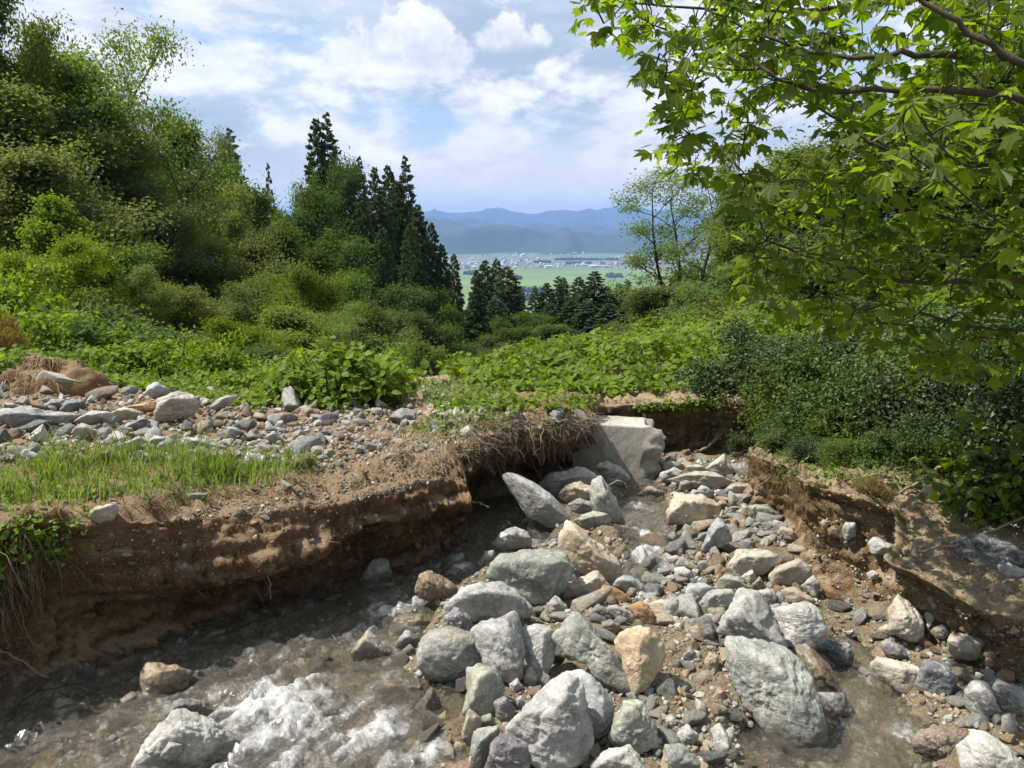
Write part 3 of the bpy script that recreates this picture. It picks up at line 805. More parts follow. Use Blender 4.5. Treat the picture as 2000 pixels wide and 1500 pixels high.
H('7', '975,1295 1080,1170 1180,1030 1290,962 1385,990 1425,1180 1482,1330 1472,1422 1350,1485 1180,1515 1088,1445', 'pale', 'largest pale boulder with a rounded ridge at the bottom of the picture', p=18)
H('7', '1280,975 1400,955 1482,1030 1565,1140 1552,1225 1482,1335 1400,1250', 'blue', 'bluish-white boulder behind the right shoulder of the largest pale boulder', p=18)
H('7', '718,1185 750,958 830,928 922,960 992,1052 960,1085 892,1195 830,1215', 'green', 'upright green-grey boulder under the overhang of the dark-faced boulder')
H('7', '828,1485 880,1370 950,1288 1032,1308 1092,1380 1095,1505 960,1560 830,1540', 'purple', 'rough purplish-brown rock at the lower left of the largest pale boulder', rough=1.6, p=14)
H('7', '716,1285 760,1178 832,1218 826,1285 780,1372 725,1345', 'wettan', 'olive-brown wet cobble at the edge of the stream')
H('7', '768,1405 790,1278 922,1278 930,1322 860,1402 830,1495 775,1485', 'green', 'greenish cobble below the upright green-grey boulder')
H('7', '828,1215 880,1198 932,1280 830,1280', 'green', 'small greenish cobble wedged under the upright green-grey boulder')
H('7', '898,1135 960,1092 1022,1170 992,1245 920,1225', 'purple', 'dark brownish cobble between the upright and the largest pale boulder')
H('7', '1005,1135 1050,1098 1085,1140 1030,1175', 'grey', 'small grey stone above the dark brownish cobble')
H('7', '1058,995 1100,928 1148,980 1132,1042 1070,1035', 'grey', 'grey cobble below the whitish blocky boulder')
H('7', '985,1035 1030,998 1065,1050 1010,1085', 'pale', 'pale angular stone beside the grey cobble in the middle')
H('7', '315,685 380,638 540,658 605,700 480,745 345,755', 'wettan', 'flat pinkish stone awash at the left of the whitish boulder', thick=.35)
H('7', '105,855 200,732 282,800 355,880 280,955 118,925', 'wettan', 'orange-tan stone under the shallow water near midstream')
H('7', '342,815 410,732 492,788 472,832 370,845', 'grey', 'rounded grey stone at the water edge left of the dark-faced boulder')
H('7', '378,855 430,808 468,840 442,892 390,885', 'tan', 'small tan stone below the rounded grey stone at the water edge')
H('7', '252,1065 310,998 392,1048 405,1102 320,1145', 'brown', 'brown cobble standing in the shallows below the dark-faced boulder')
H('7', '405,1035 490,1018 525,1100 502,1145 430,1115', 'wet', 'dark wet block at the shaded edge of the stream')
H('7', '-5,1155 50,1088 122,1130 135,1185 60,1225 -5,1225', 'wet', 'brown stone parting the white water near the bottom')
H('7', '1435,1490 1500,1418 1650,1362 1765,1490 1740,1580 1450,1580', 'pale', 'pale angular boulder cut by the bottom edge of the picture')
H('7', '1545,1335 1620,1128 1722,1108 1825,1350 1700,1415 1560,1385', 'green', 'green-grey slab in shade right of the largest pale boulder')
H('7', '1640,605 1720,572 1795,630 1785,695 1700,685', 'rust', 'orange-brown angular stone above the grey-brown block')
H('7', '1520,625 1580,588 1665,630 1705,692 1600,675', 'pale', 'pinkish pale slanted stone left of the orange-brown stone')
H('7', '1425,640 1480,585 1545,620 1540,665 1450,672', 'grey', 'grey stone left of the pinkish slanted stone')
H('7', '1495,690 1550,670 1605,700 1580,755 1510,750', 'brown', 'brown rounded stone above the jagged grey-green boulder')
H('7', '1765,595 1850,548 1945,600 1905,675 1800,675', 'tan', 'tan wedge stone right of the orange-brown stone')
H('7', '1565,485 1630,418 1705,440 1755,522 1650,528', 'blue', 'pale blue stone right of the smooth tan block')
H('7', '1735,375 1820,278 1930,228 2005,228 1995,295 1860,325 1800,385', 'tan', 'flat tan rock on the right side of the upper rapid')
H('7', '1190,590 1240,540 1310,590 1300,640 1220,640', 'grey', 'small grey stones corner piece under the smooth tan block')
H('7', '1840,440 1900,420 1925,460 1870,485', 'pale', 'small pale stone below the flat tan rock of the rapid')
H('7', '1900,395 1960,375 2010,410 2000,465 1920,460', 'pale', 'whitish angular stone below the flat tan rock of the rapid')
H('7', '1860,330 1920,310 1965,350 1900,380', 'tan', 'small tan stone leaning on the flat tan rock of the rapid')
# right half of the channel
H('8', '285,770 300,690 400,508 500,508 575,620 665,800 560,855 400,790', 'grey', 'upper broken half of the long boulder at right', thick=.45)
H('8', '280,770 420,770 560,840 700,850 795,950 865,1120 915,1310 850,1355 700,1345 560,1295 430,1185 325,1010', 'green', 'huge long green-grey boulder with pale layers lying aslant at right', p=18, thick=.42)
H('8', '590,640 700,608 800,566 872,608 905,700 870,805 800,835 680,815', 'pale', 'whitish boulder right of the long green-grey boulder')
H('8', '115,562 130,478 200,462 285,500 262,562 180,605', 'blue', 'bluish-white block above the long boulder')
H('8', '186,595 250,518 350,488 395,540 330,615 220,655', 'pale', 'whitish angular stone in front of the bluish-white block')
H('8', '-5,565 60,538 95,620 50,685 -5,685', 'grey', 'rounded grey stone left of the bluish-white block')
H('8', '848,872 860,798 1000,788 1048,850 1042,912 960,928 860,912', 'dark', 'square dark blue-grey stone at the head of the right rill', p=24)
H('8', '1138,965 1180,898 1300,892 1432,910 1432,980 1360,1085 1280,1055 1180,1005', 'tan', 'warm sandy yellow boulder beside the right rill', p=18)
H('8', '1425,925 1560,908 1605,980 1580,1065 1450,1095 1400,1065', 'dark', 'dark shaded boulder right of the warm sandy yellow boulder')
H('8', '1395,1345 1480,1278 1640,1288 1665,1350 1600,1455 1480,1475 1385,1442', 'brown', 'crumbly brown clod at the lower right edge of the rill', 'soil_clod', 'soil clod', rough=2.0, p=8)
H('8', '1645,1435 1730,1318 1850,1338 1965,1420 1995,1500 1900,1560 1700,1545', 'pale', 'big pale pitted boulder in the lower right corner')
H('8', '1678,1112 1710,1028 1780,1018 1855,1150 1785,1215 1700,1185', 'grey', 'rounded grey boulder under the right bank')
H('8', '1818,1072 1850,1018 2005,1050 2005,1180 1900,1175', 'grey', 'grey boulder with white patch at the right picture edge')
H('8', '1205,832 1240,788 1320,818 1355,870 1300,905 1240,885', 'purple', 'purplish-grey stone above the warm sandy yellow boulder')
H('8', '685,825 780,825 905,1010 995,1052 985,1095 840,1095 770,930', 'wet', 'wet brown slab between the long boulder and the rill', thick=.3)
H('8', '850,1112 980,1088 1055,1150 950,1255 885,1205', 'wetgrey', 'pale green slab awash in the right rill', thick=.3)
H('8', '568,445 620,378 740,312 815,370 805,432 720,485 620,505', 'tan', 'tan oblong block at the foot of the sandy bank', p=22, rough=.7)
H('8', '336,395 400,288 480,268 605,300 592,372 500,435 420,445', 'tan', 'pale tan boulder with a dark right face left of the oblong block')
H('8', '268,482 320,418 400,428 475,490 400,515 300,505', 'green', 'flat yellowish-green stone below the pale tan dark-sided boulder')
H('8', '203,292 240,170 290,88 342,150 372,220 290,275 230,305', 'blue', 'pointed blue-grey boulder below the big tan-topped boulder')
H('8', '622,202 640,148 700,158 738,210 700,245', 'tan', 'oval stone high at the foot of the sandy bank')
H('8', '488,535 560,493 632,520 612,592 540,602', 'grey', 'grey stone behind the whitish boulder at right')
H('8', '648,525 720,498 835,550 822,592 700,595', 'tan', 'pale brownish stone behind the whitish boulder at right')
H('8', '748,492 820,412 862,480 842,555', 'pale', 'pale stone leaning on the foot of the sandy bank')
H('8', '1258,645 1290,538 1362,580 1432,650 1442,722 1400,772 1268,765', 'tan', 'big tan boulder stuck out of the right bank near its foot', embed=-.05)
H('8', '1575,795 1640,748 1755,770 1725,882 1600,905', 'tan', 'tan boulder stuck in the shaded right bank', embed=-.05)
H('8', '1128,252 1160,212 1252,240 1242,302 1160,315', 'pale', 'knobbly pale stone jutting from the sandy bank edge', embed=-.05)
H('8', '978,182 1000,128 1050,128 1062,200 1010,232', 'grey', 'grey stone hanging out of the sandy bank', embed=-.04)
H('8', '855,140 880,112 915,125 900,165', 'tan', 'small tan stone in the upper part of the sandy bank', embed=-.03)
H('8', '900,170 930,150 970,165 960,215 915,205', 'brown', 'brown stone in the sandy bank left of the hanging grey stone', embed=-.03)
H('8', '1125,420 1150,395 1190,410 1180,445 1140,450', 'pale', 'small pale stone low in the sandy bank ridge', embed=-.03)
H('8', '1440,640 1475,600 1500,660 1470,735', 'pale', 'narrow upright stone in the right bank beside the big tan boulder', embed=-.03)
H('8', '1505,730 1540,705 1580,730 1560,780 1515,775', 'grey', 'round grey stone in the shaded right bank', embed=-.03)
H('8', '1460,560 1490,535 1530,580 1500,610', 'grey', 'small grey stone high in the shaded right bank', embed=-.03)
H('8', '1608,292 1700,230 1780,188 1872,208 1988,270 1972,322 1860,395 1740,355 1640,335', 'dark', 'big dark grey boulder lying on top of the right bank')
H('8', '1858,382 1900,358 1992,380 2005,412 1920,445 1868,425', 'blue', 'small blue-grey stone at the foot of the dark bank-top boulder')
H('8', '1880,345 1910,320 1950,325 1940,360 1890,365', 'brown', 'small brown stone between the dark bank-top boulder and the blue stone')
H('8', '1940,330 1975,310 2010,315 2010,370 1950,365', 'tan', 'tan stone touching the right side of the dark bank-top boulder')
H('8', '418,442 480,388 512,440 470,478', 'pale', 'small pale wedge stone between two tan boulders')
H('8', '478,502 520,428 562,490 520,515', 'brown', 'small brown upright stone left of the tan oblong block')
H('8', '92,885 130,818 168,850 152,905', 'grey', 'grey cobble on the shaded gravel left of the long boulder')
H('8', '212,922 240,848 292,870 292,952 230,955', 'tan', 'brownish cobble touching the left side of the long boulder')
H('8', '1435,1275 1490,1228 1545,1260 1500,1295', 'grey', 'grey cobble above the crumbly brown clod')
H('8', '55,1315 120,1262 185,1310 152,1375 80,1370', 'pale', 'pale cobble on the dark gravel at the bottom')
H('8', '245,1295 300,1248 362,1320 375,1415 290,1425', 'grey', 'grey oblong stone below the long boulder on the dark gravel')
H('8', '-5,1395 90,1372 185,1450 195,1520 -5,1540', 'green', 'greenish-white boulder at the bottom edge right of the largest boulder')
H('8', '1085,650 1120,632 1155,650 1120,675', 'pale', 'small white stone on the rubble below the sandy bank')
H('8', '1120,830 1150,808 1188,835 1150,858', 'tan', 'small tan stone at the head of the rill')
H('8', '80,690 120,655 175,690 140,735 90,725', 'brown', 'brown cobble left of the top of the long boulder')
H('8', '1190,730 1230,700 1275,720 1260,770 1200,765', 'tan', 'tan cobble at the foot of the big bank boulder')
H('8', '205,740 245,690 290,740 280,820 215,810', 'wetgrey', 'dark cobble in the shade left of the long boulder')
H('8', '255,1120 290,1050 340,1065 320,1125', 'rust', 'rusty little stone beside the lower left of the long boulder')
# lower left
H('6', '762,1405 830,1288 960,1188 1042,1168 1182,1260 1312,1380 1385,1495 1300,1560 900,1560 778,1465', 'pale', 'big pale triangular boulder with speckled dark side at lower left', p=24, thick=.5, front=(.5, -.1, -1, .6))
H('6', '925,1185 1000,1102 1102,1128 1222,1228 1245,1285 1180,1270', 'grey', 'long grey boulder right behind the pale triangular boulder')
H('6', '902,1415 950,1352 1022,1378 1015,1432 940,1455', 'pale', 'small pale cobble resting against the pale triangular boulder', lift=-.25)
H('6', '255,1185 330,1092 425,1150 485,1200 400,1255 280,1245', 'wettan', 'rounded brown boulder at the foot of the left bank near the bottom')
H('6', '695,905 760,862 815,920 772,965 710,945', 'brown', 'round brown stone at the foot of the left bank')
H('6', '805,965 850,888 955,930 1075,1000 1010,1085 860,1135 818,1055', 'wettan', 'tan triangular rock half under water near the left bank')
H('6', '1095,795 1200,726 1262,738 1260,792 1160,820', 'brown', 'brown rock at the water edge under the left bank')
H('6', '905,805 960,768 1025,830 950,848', 'wetgrey', 'dark grey stone left of the brown rock under the left bank')
H('6', '1030,790 1055,760 1095,785 1070,825', 'grey', 'small grey stone between two rocks under the left bank')
H('6', '615,1155 740,1078 835,1140 700,1190', 'wettan', 'amber stone just under the water at lower left', thick=.35)
H('6', '585,1345 640,1308 695,1370 630,1415', 'grey', 'grey cobble left of the pale triangular boulder')
H('6', '-5,1345 40,1298 65,1340 20,1405 -5,1405', 'wetgrey', 'dark cobble at the lower left picture edge')
H('6', '-5,1455 80,1418 145,1490 80,1540 -5,1540', 'tan', 'brownish stone in the lower left corner')
H('6', '800,1510 880,1435 980,1448 1040,1510 960,1560 820,1560', 'tan', 'pale brown stone in front of the pale triangular boulder')
H('6', '1275,1320 1330,1312 1372,1370 1350,1405 1300,1385', 'wetgrey', 'dark stone in the foam right of the pale triangular boulder')
H('6', '1345,1400 1430,1330 1520,1390 1480,1450 1380,1450', 'wettan', 'amber stone washed by foam right of the pale triangular boulder', thick=.35)
H('6', '1395,1055 1460,1008 1515,1060 1492,1105 1420,1098', 'wet', 'small dark stone breaking the water in midstream')
H('6', '160,1215 220,1170 245,1205 190,1240', 'wetgrey', 'small dark wet stone beside the rounded brown boulder')
H('6', '560,1520 620,1470 700,1500 690,1560 570,1560', 'blue', 'bluish stone at the bottom edge left of the triangular boulder')
H('6', '1290,930 1350,890 1420,930 1390,980 1300,985', 'wettan', 'yellowish stone under the glittering water at left')
H('6', '1480,1490 1600,1395 1760,1420 1800,1500 1700,1560 1500,1560', 'wettan', 'broad pale brown boulder under the rushing water at the bottom', thick=.35, embed=.10)
H('7', '60,1360 180,1272 380,1290 450,1390 300,1440 100,1430', 'wetgrey', 'broad olive-grey boulder under the white water at the bottom', thick=.32, embed=.10)
hero_bvh_start = len(trees_bvh)
for o_, wv_, f_, *_r in HEROES: trees_bvh.append(bvh(wv_, f_))
GROUND = {0, 1, 2, 3}

# ------------------------------------------------------------------ smaller stones, each its own thing, and gravel
def loose_rock(seed, sub, flat=.75):
    r_ = np.random.default_rng(seed)
    n = r_.normal(size=(16, 3)); n /= np.linalg.norm(n, axis=1, keepdims=True)
    d = r_.uniform(.62, 1.0, 16)
    v, f_ = hull(n, d, sub, 18)
    v = v * np.array([1.0, r_.uniform(.62, .9), flat * r_.uniform(.7, 1.0)])
    if sub >= 3: v = roughen(v, 1.3, seed, .8)
    return v, f_
STONE_MESH = {}
for k, mname in enumerate(['pale', 'grey', 'green', 'blue', 'tan', 'brown', 'rust', 'dark', 'purple', 'wet', 'wetgrey', 'wettan']):
    for j in range(3):
        v, f_ = loose_rock(500 + k * 7 + j, 4)
        STONE_MESH[mname, j] = mesh('stone', v, f_, ROCK[mname], True)
COLOURS = dict(pale='whitish', grey='grey', green='greenish', blue='bluish', tan='tan', brown='brown', rust='rusty', dark='dark grey', purple='purplish', wet='wet brown', wetgrey='wet grey', wettan='wet tan')
BIG = [(h[0], h[3], h[5]) for h in HEROES if h[4] > .30]
stone_log = []
def strew(poly, n, smin, smax, mats, where, power=2.4):
    made = tries = 0
    while made < n and tries < n * 6:
        tries += 1
        x, y = in_poly(poly, 1)[0]
        h = hit(x, y)
        if h is None or h[2] >= hero_bvh_start: continue
        s = smin * (1 - rng.random() * (1 - (smin / smax) ** power)) ** (-1 / power) / 2
        m_ = mats[rng.integers(len(mats))]
        p = np.array(h[0])
        if any(np.hypot(*(p[:2] - q[:2])) < (s + q[3]) * .68 for q in stone_log): continue
        o = obj('stone', STONE_MESH[m_, int(rng.integers(3))])
        k = s * np.array([rng.uniform(.8, 1.25), rng.uniform(.8, 1.2), rng.uniform(.75, 1.15)])
        o.scale = k
        o.rotation_euler = (rng.normal(0, .22), rng.normal(0, .22), rng.uniform(0, 6.28))
        o.location = tuple(p + np.array([0, 0, s * .28]))
        stone_log.append(np.array([p[0], p[1], p[2], s])); made += 1
        o['category'] = 'stone'
        # what it lies next to: the closest of the big boulders, seen from the camera
        c_ = min(BIG, key=lambda b_: np.linalg.norm(b_[1] - p))
        dx, dy = x - c_[2][0], y - c_[2][1]
        side = ('right of' if dx > 0 else 'left of') if abs(dx) > abs(dy) else ('in front of' if dy > 0 else 'behind')
        lab = c_[0]['label'].split()
        short = []
        for w_ in lab:
            if w_ in ('with', 'at', 'in', 'on', 'beside', 'behind', 'right', 'left', 'between', 'below', 'above', 'under', 'standing', 'lying', 'just', 'slanting', 'leaning', 'joined', 'directly', 'among', 'perched', 'stuck', 'tucked', 'half', 'cut', 'sitting', 'touching', 'breaking') and len(short) > 1: break
            short.append(w_)
        size_w = 'little' if s < .045 else 'small' if s < .075 else 'fist-sized' if s < .1 else 'head-sized'
        o['label'] = ' '.join(f'{size_w} {COLOURS[m_]} stone {side} the {" ".join(short)} {where}'.split()[:16])
        o['group'] = 'loose stones ' + where
DRY = ['pale', 'pale', 'grey', 'grey', 'tan', 'blue', 'green', 'tan', 'brown', 'purple']
strew([(1040, 1130), (1330, 1040), (1400, 1010), (1560, 1120), (1580, 1190), (1440, 1260), (1300, 1200), (1060, 1180)], 78, .12, .30, DRY + ['rust'], 'among the midstream rocks')
strew([(1290, 900), (1440, 900), (1480, 960), (1560, 1080), (1400, 1010), (1300, 960)], 40, .11, .28, DRY, 'below the far soil wall')
strew([(1290, 1200), (1420, 1200), (1420, 1330), (1560, 1480), (1580, 1500), (1260, 1500), (1280, 1360)], 20, .07, .15, ['grey', 'tan', 'brown', 'purple', 'grey', 'wetgrey', 'green'], 'on the shaded gravel')
strew([(880, 1180), (1060, 1160), (1300, 1200), (1300, 1330), (1260, 1500), (1180, 1500), (1000, 1280), (880, 1400)], 26, .08, .18, DRY, 'between the big foreground boulders')
strew([(1600, 1150), (1740, 1210), (1900, 1320), (2000, 1330), (2000, 1500), (1900, 1420), (1760, 1290), (1640, 1230)], 22, .07, .17, ['tan', 'brown', 'grey', 'pale', 'rust', 'purple'], 'at the foot of the right bank')
strew([(0, 750), (220, 755), (460, 770), (840, 800), (900, 830), (700, 900), (620, 900), (440, 880), (0, 890)], 56, .12, .28, DRY + ['pale', 'blue', 'tan', 'pale'], 'on the gravel terrace', 2.0)
strew([(640, 890), (800, 850), (900, 900), (800, 935), (560, 960), (430, 975)], 12, .045, .12, DRY, 'on the bare top of the left bank')
strew([(150, 1040), (650, 985), (880, 990), (860, 1060), (600, 1110), (220, 1110)], 12, .035, .075, ['tan', 'pale', 'brown', 'grey'], 'in the face of the left bank')
strew([(1590, 980), (1750, 1060), (1740, 1200), (1600, 1140)], 10, .04, .09, ['tan', 'brown', 'grey', 'pale'], 'in the face of the right bank')
strew([(60, 1380), (200, 1320), (420, 1240), (600, 1170), (760, 1140), (760, 1170), (560, 1240), (300, 1340), (130, 1440)], 16, .07, .17, ['wetgrey', 'wet', 'wettan', 'brown', 'grey'], 'along the foot of the left bank')
strew([(300, 1300), (700, 1190), (860, 1300), (880, 1480), (480, 1480), (120, 1440)], 16, .10, .26, ['wettan', 'wettan', 'wet', 'wetgrey'], 'under the rushing water')

mg, tg, bgv = new_mat('mixed_gravel')
var_ = tg.node('ShaderNodeAttribute', dict(attribute_name='var')).outputs['Fac']
pg = tg.node('ShaderNodeTexCoord').outputs['Object']
cg = tg.ramp(var_, [(0, (.15, .11, .07)), (.2, (.26, .24, .20)), (.4, (.37, .37, .34)), (.55, (.30, .23, .15)), (.7, (.20, .20, .19)), (.85, (.40, .38, .34)), (1, (.27, .17, .09))], 'CONSTANT')
cg = tg.mix(tg.math('MULTIPLY', tg.step(tg.noise(pg, 60, 6, .7), .4, .7), .6), cg, (.11, .095, .07))
tg.put(bgv.inputs['Base Color'], cg)
tg.put(bgv.inputs['Normal'], tg.node('ShaderNodeBump', Strength=.6, Distance=.01, Height=tg.noise(pg, 70, 6, .7)))
PEB = [loose_rock(900 + j, 2, .7) for j in range(6)]
TINY = [loose_rock(950 + j, 1, .7) for j in range(5)]
def gravel(name, specs, label):
    parts, vs = [], []
    for poly, n, s0, s1, which in specs:
        p, nn = scatter(poly, n, which)
        if not len(p): continue
        ch_ = channel(p[:, 0], p[:, 1])
        keep = (p[:, 2] > zw(p[:, 1]) - .30)
        p, nn = p[keep], nn[keep]
        s = s0 * (1 - rng.random(len(p)) * (1 - (s0 / s1) ** 2.2)) ** (-1 / 2.2) / 2
        for lib, m_ in ((PEB, s * 1.0 >= .011), (TINY, s < .011)):
            tid = rng.integers(len(lib), size=len(p))
            for k, (tv, tf) in enumerate(lib):
                sel = m_ & (tid == k)
                if not sel.any(): continue
                up = nn[sel] + rng.normal(0, .35, (sel.sum(), 3))
                v, f_, va = leaves(p[sel] + nn[sel] * (s[sel] * .25)[:, None], up, s[sel], (tv, tf))
                parts.append((v, f_)); vs.append(va)
    V, Fs = join(parts)
    me = mesh(name, V, np.concatenate(Fs), mg, False, dict(var=np.concatenate(vs)))
    return obj(name, me, label=label, cat='gravel', kind='stuff')
gravel('gravel', [([(1030, 1130), (1330, 1040), (1560, 1110), (1600, 1180), (1440, 1300), (1300, 1220), (1060, 1200)], 2800, .022, .15, {2}),
                  ([(1280, 1190), (1440, 1190), (1600, 1450), (1700, 1800), (800, 1800), (1000, 1300), (1280, 1330)], 4200, .016, .10, {2}),
                  ([(1570, 1130), (1760, 1210), (2000, 1340), (2500, 1500), (2500, 1800), (1850, 1700), (1700, 1280), (1600, 1240)], 3000, .013, .08, {2, 1}),
                  ([(880, 1000), (1120, 1000), (1250, 1100), (1100, 1260), (820, 1260), (760, 1160)], 1500, .02, .10, {2}),
                  ([(1180, 940), (1300, 940), (1330, 1100), (1210, 1130)], 350, .02, .10, {2}),
                  ([(0, 1400), (700, 1180), (880, 1300), (900, 1500), (0, 1500)], 900, .02, .12, {2}),
                  ([(1280, 890), (1450, 895), (1560, 1070), (1420, 1060), (1290, 970)], 1200, .025, .14, {2}),
                  ([(0, 1370), (250, 1290), (700, 1140), (800, 1130), (600, 1240), (250, 1400), (0, 1480)], 900, .012, .05, {2})],
       'loose mixed gravel and pebbles between the stream boulders')
gravel('gravel', [([(-500, 760), (0, 738), (300, 755), (460, 770), (900, 800), (1140, 815), (1000, 850), (860, 880), (640, 915), (430, 900), (0, 900), (-500, 960)], 3900, .035, .19, {0}),
                  ([(820, 740), (880, 735), (970, 770), (1000, 800), (840, 815)], 900, .02, .12, {0, 3}),
                  ([(640, 900), (840, 860), (900, 930), (700, 985), (430, 1010), (250, 1040), (420, 985)], 1700, .008, .035, {0}),
                  ([(100, 1050), (640, 990), (900, 970), (880, 1060), (600, 1120), (150, 1130)], 380, .008, .05, {0})],
       'loose pale gravel spread over the left terrace and bank')
gravel('gravel', [([(1580, 950), (1780, 990), (2000, 1020), (2600, 1050), (2600, 1350), (2000, 1200), (1760, 1120), (1780, 1040), (1600, 990)], 2000, .006, .03, {1}),
                  ([(1560, 980), (1760, 1060), (1760, 1230), (1590, 1150)], 700, .008, .045, {1}),
                  ([(1760, 1130), (2000, 1210), (2000, 1340), (1760, 1250)], 500, .008, .05, {1}),
                  ([(1250, 800), (1540, 830), (1470, 890), (1300, 890)], 260, .01, .05, {1})],
       'small stones scattered over and in the right bank')

# ------------------------------------------------------------------ water
FOAM = [(520, 1390, .42, 1.0), (600, 1330, .25, .7), (480, 1440, .42, .9), (700, 1440, .35, .9), (830, 1450, .22, .8), (590, 1470, .35, .7), (800, 1175, .18, 1.2), (850, 1150, .18, 1.2), (740, 1190, .16, 1.0), (900, 1110, .12, .8), (935, 1060, .10, .5),
        (1275, 1085, .19, 1.25), (1250, 1040, .18, 1.1), (1235, 985, .17, .7), (1225, 940, .14, .5), (1290, 1100, .12, .9), (1180, 1070, .10, .7), (1070, 1065, .08, .6), (1700, 1380, .13, .55), (1770, 1430, .12, .6), (1690, 1440, .14, .5),
        (300, 1390, .22, .5), (420, 1470, .3, .6), (640, 1250, .28, .5), (700, 1220, .2, .5), (760, 1330, .15, .6), (870, 1480, .2, .7), (560, 1240, .3, .25), (380, 1340, .18, .35), (100, 1440, .2, .4), (930, 990, .1, .4), (420, 1310, .15, .4)]
wx, wy = np.meshgrid(np.arange(-3.6, 3.6, .017), np.arange(2.1, 9.6, .017), indexing='ij')
ch = channel(wx, wy)
fo = np.zeros_like(wx)
for px, py, r_, s_ in FOAM:
    q = on_water(px, py); d_ = np.hypot(wx - q[0], wy - q[1]) / r_
    fo = np.maximum(fo, s_ * np.exp(-d_ * d_ * .9))
# white water behind every rock that breaks the surface
for o_, wv_, f_, C_, sz, _c in HEROES:
    if channel(np.array(C_[0]), np.array(C_[1])) < 1.05:
        d_ = np.hypot(wx - C_[0], wy - C_[1]) / (sz * .5)
        fo = np.maximum(fo, .50 * np.exp(-((d_ - 1.05) / .22) ** 2) * smooth(1.2, .6, ch))
fo = np.maximum(fo, .36 * smooth(1.1, .4, ch))
stk = fbm(P3((wx * .81 - wy * .58) * 15.0, (wx * .58 + wy * .81) * 3.6), 3, 77)
fo = fo * np.clip(.95 + .60 * stk, .25, 1.25)
flow = P3(wx + .5 * wy, wy - .5 * wx) * np.array([1.0, 1.0, 1])
wh = .012 * fbm(P3(wx, wy) * 7, 3, 51) + .008 * fbm(P3(wx * .8 + wy * .5, wy * .8) * 19, 3, 61) + (.012 + .06 * fo) * ridged(P3(wx, wy) * 11 + .5 * fbm(P3(wx, wy) * 6, 2, 2)[..., None], 3, 71) * .5
wz = zw(wy) + wh + .02 * fo - .018
keep = (ch < 1.9)
fq = grid_faces(*wx.shape); fq = fq[keep.ravel()[fq].all(1)]
used, inv = np.unique(fq, return_inverse=True)
wV = P3(wx, wy, wz).reshape(-1, 3)[used]; fq = inv.reshape(fq.shape)
mw, tw, bw = new_mat('stream_water')
p_ = tw.node('ShaderNodeNewGeometry').outputs['Position']
fa = tw.node('ShaderNodeAttribute', dict(attribute_name='foam')).outputs['Fac']
rip = tw.math('ADD', tw.noise(p_, 22, 4, .62, .6), tw.math('MULTIPLY', tw.noise(p_, 75, 4, .6, .3), .5))
bmp = tw.node('ShaderNodeBump', Strength=1.0, Distance=.032, Height=rip)
fr = tw.node('ShaderNodeFresnel', IOR=1.42, Normal=bmp.outputs[0])
gl = tw.node('ShaderNodeBsdfGlossy', Roughness=.15, Color=(1, 1, 1), Normal=bmp.outputs[0])
tp = tw.node('ShaderNodeBsdfTransparent', Color=(.97, .94, .86))
murk = tw.node('ShaderNodeBsdfDiffuse', Color=(.42, .36, .26))
under = tw.node('ShaderNodeMixShader', _0=tw.math('ADD', .05, tw.math('MULTIPLY', fa, .14)), _1=tp.outputs[0], _2=murk.outputs[0])
wat = tw.node('ShaderNodeMixShader', _0=fr.outputs[0], _1=under.outputs[0], _2=gl.outputs[0])
fl_ = tw.node('ShaderNodeVectorRotate', dict(rotation_type='Z_AXIS'), Vector=p_, Angle=-.62).outputs[0]
fl_ = tw.node('ShaderNodeMapping', Vector=fl_, Scale=(1.0, .24, 1.0)).outputs[0]
fn = tw.noise(fl_, 15, 7, .68, .7); fn2 = tw.noise(p_, 55, 5, .72, .5)
fm = tw.math('ADD', tw.math('MULTIPLY', fn, .68), tw.math('MULTIPLY', fn2, .32))
fm = tw.step(tw.math('ADD', fm, tw.math('MULTIPLY', tw.math('SUBTRACT', fa, .60), .40)), .42, .76)
fm = tw.math('MULTIPLY', tw.math('MULTIPLY', fm, tw.step(fa, .04, .45)), .74)
fb = tw.node('ShaderNodeBsdfDiffuse', Color=(.74, .75, .75), Normal=tw.node('ShaderNodeBump', Strength=.8, Distance=.03, Height=fn2).outputs[0])
out = tw.node('ShaderNodeMixShader', _0=fm, _1=wat.outputs[0], _2=fb.outputs[0])
tw.l.new(out.outputs[0], tw.n['Material Output'].inputs[0])
obj('stream_water', mesh('stream_water', wV, fq, mw, True, dict(foam=fo.ravel()[used])), label='clear shallow stream water with white foam over stones', cat='water', kind='structure')

# ------------------------------------------------------------------ the plain, the town and the ranges beyond
PLAIN = -250.0
mp, tp_, bp_ = new_mat('rice_fields')
pp = tp_.node('ShaderNodeNewGeometry').outputs['Position']
pr = tp_.node('ShaderNodeVectorRotate', dict(rotation_type='Z_AXIS'), Vector=pp, Angle=.35).outputs[0]
br = tp_.node('ShaderNodeTexBrick', dict(offset=.5), Vector=pr, Color1=(.095, .17, .026), Color2=(.14, .205, .04), Mortar=(.14, .12, .09), Scale=.0125, Mortar_Size=.03, Bias=0.0)
br.inputs['Brick Width'].default_value = 2.6; br.inputs['Row Height'].default_value = .9
big_f = tp_.noise(pr, .0035, 3, .6)
fc_ = tp_.mix(tp_.step(big_f, .52, .60), br.outputs[0], (.15, .205, .045))
fc_ = tp_.mix(tp_.math('MULTIPLY', tp_.step(tp_.noise(pr, .0022, 2), .58, .64), .7), fc_, (.08, .13, .04))
town = tp_.step(tp_.node('ShaderNodeSeparateXYZ', Vector=pp).outputs[1], 4300, 5000)
tcol = tp_.mix(tp_.step(tp_.noise(pp, .006, 4, .7), .42, .6), (.075, .105, .05), (.165, .165, .16))
tp_.put(bp_.inputs['Base Color'], tp_.mix(town, fc_, tcol))
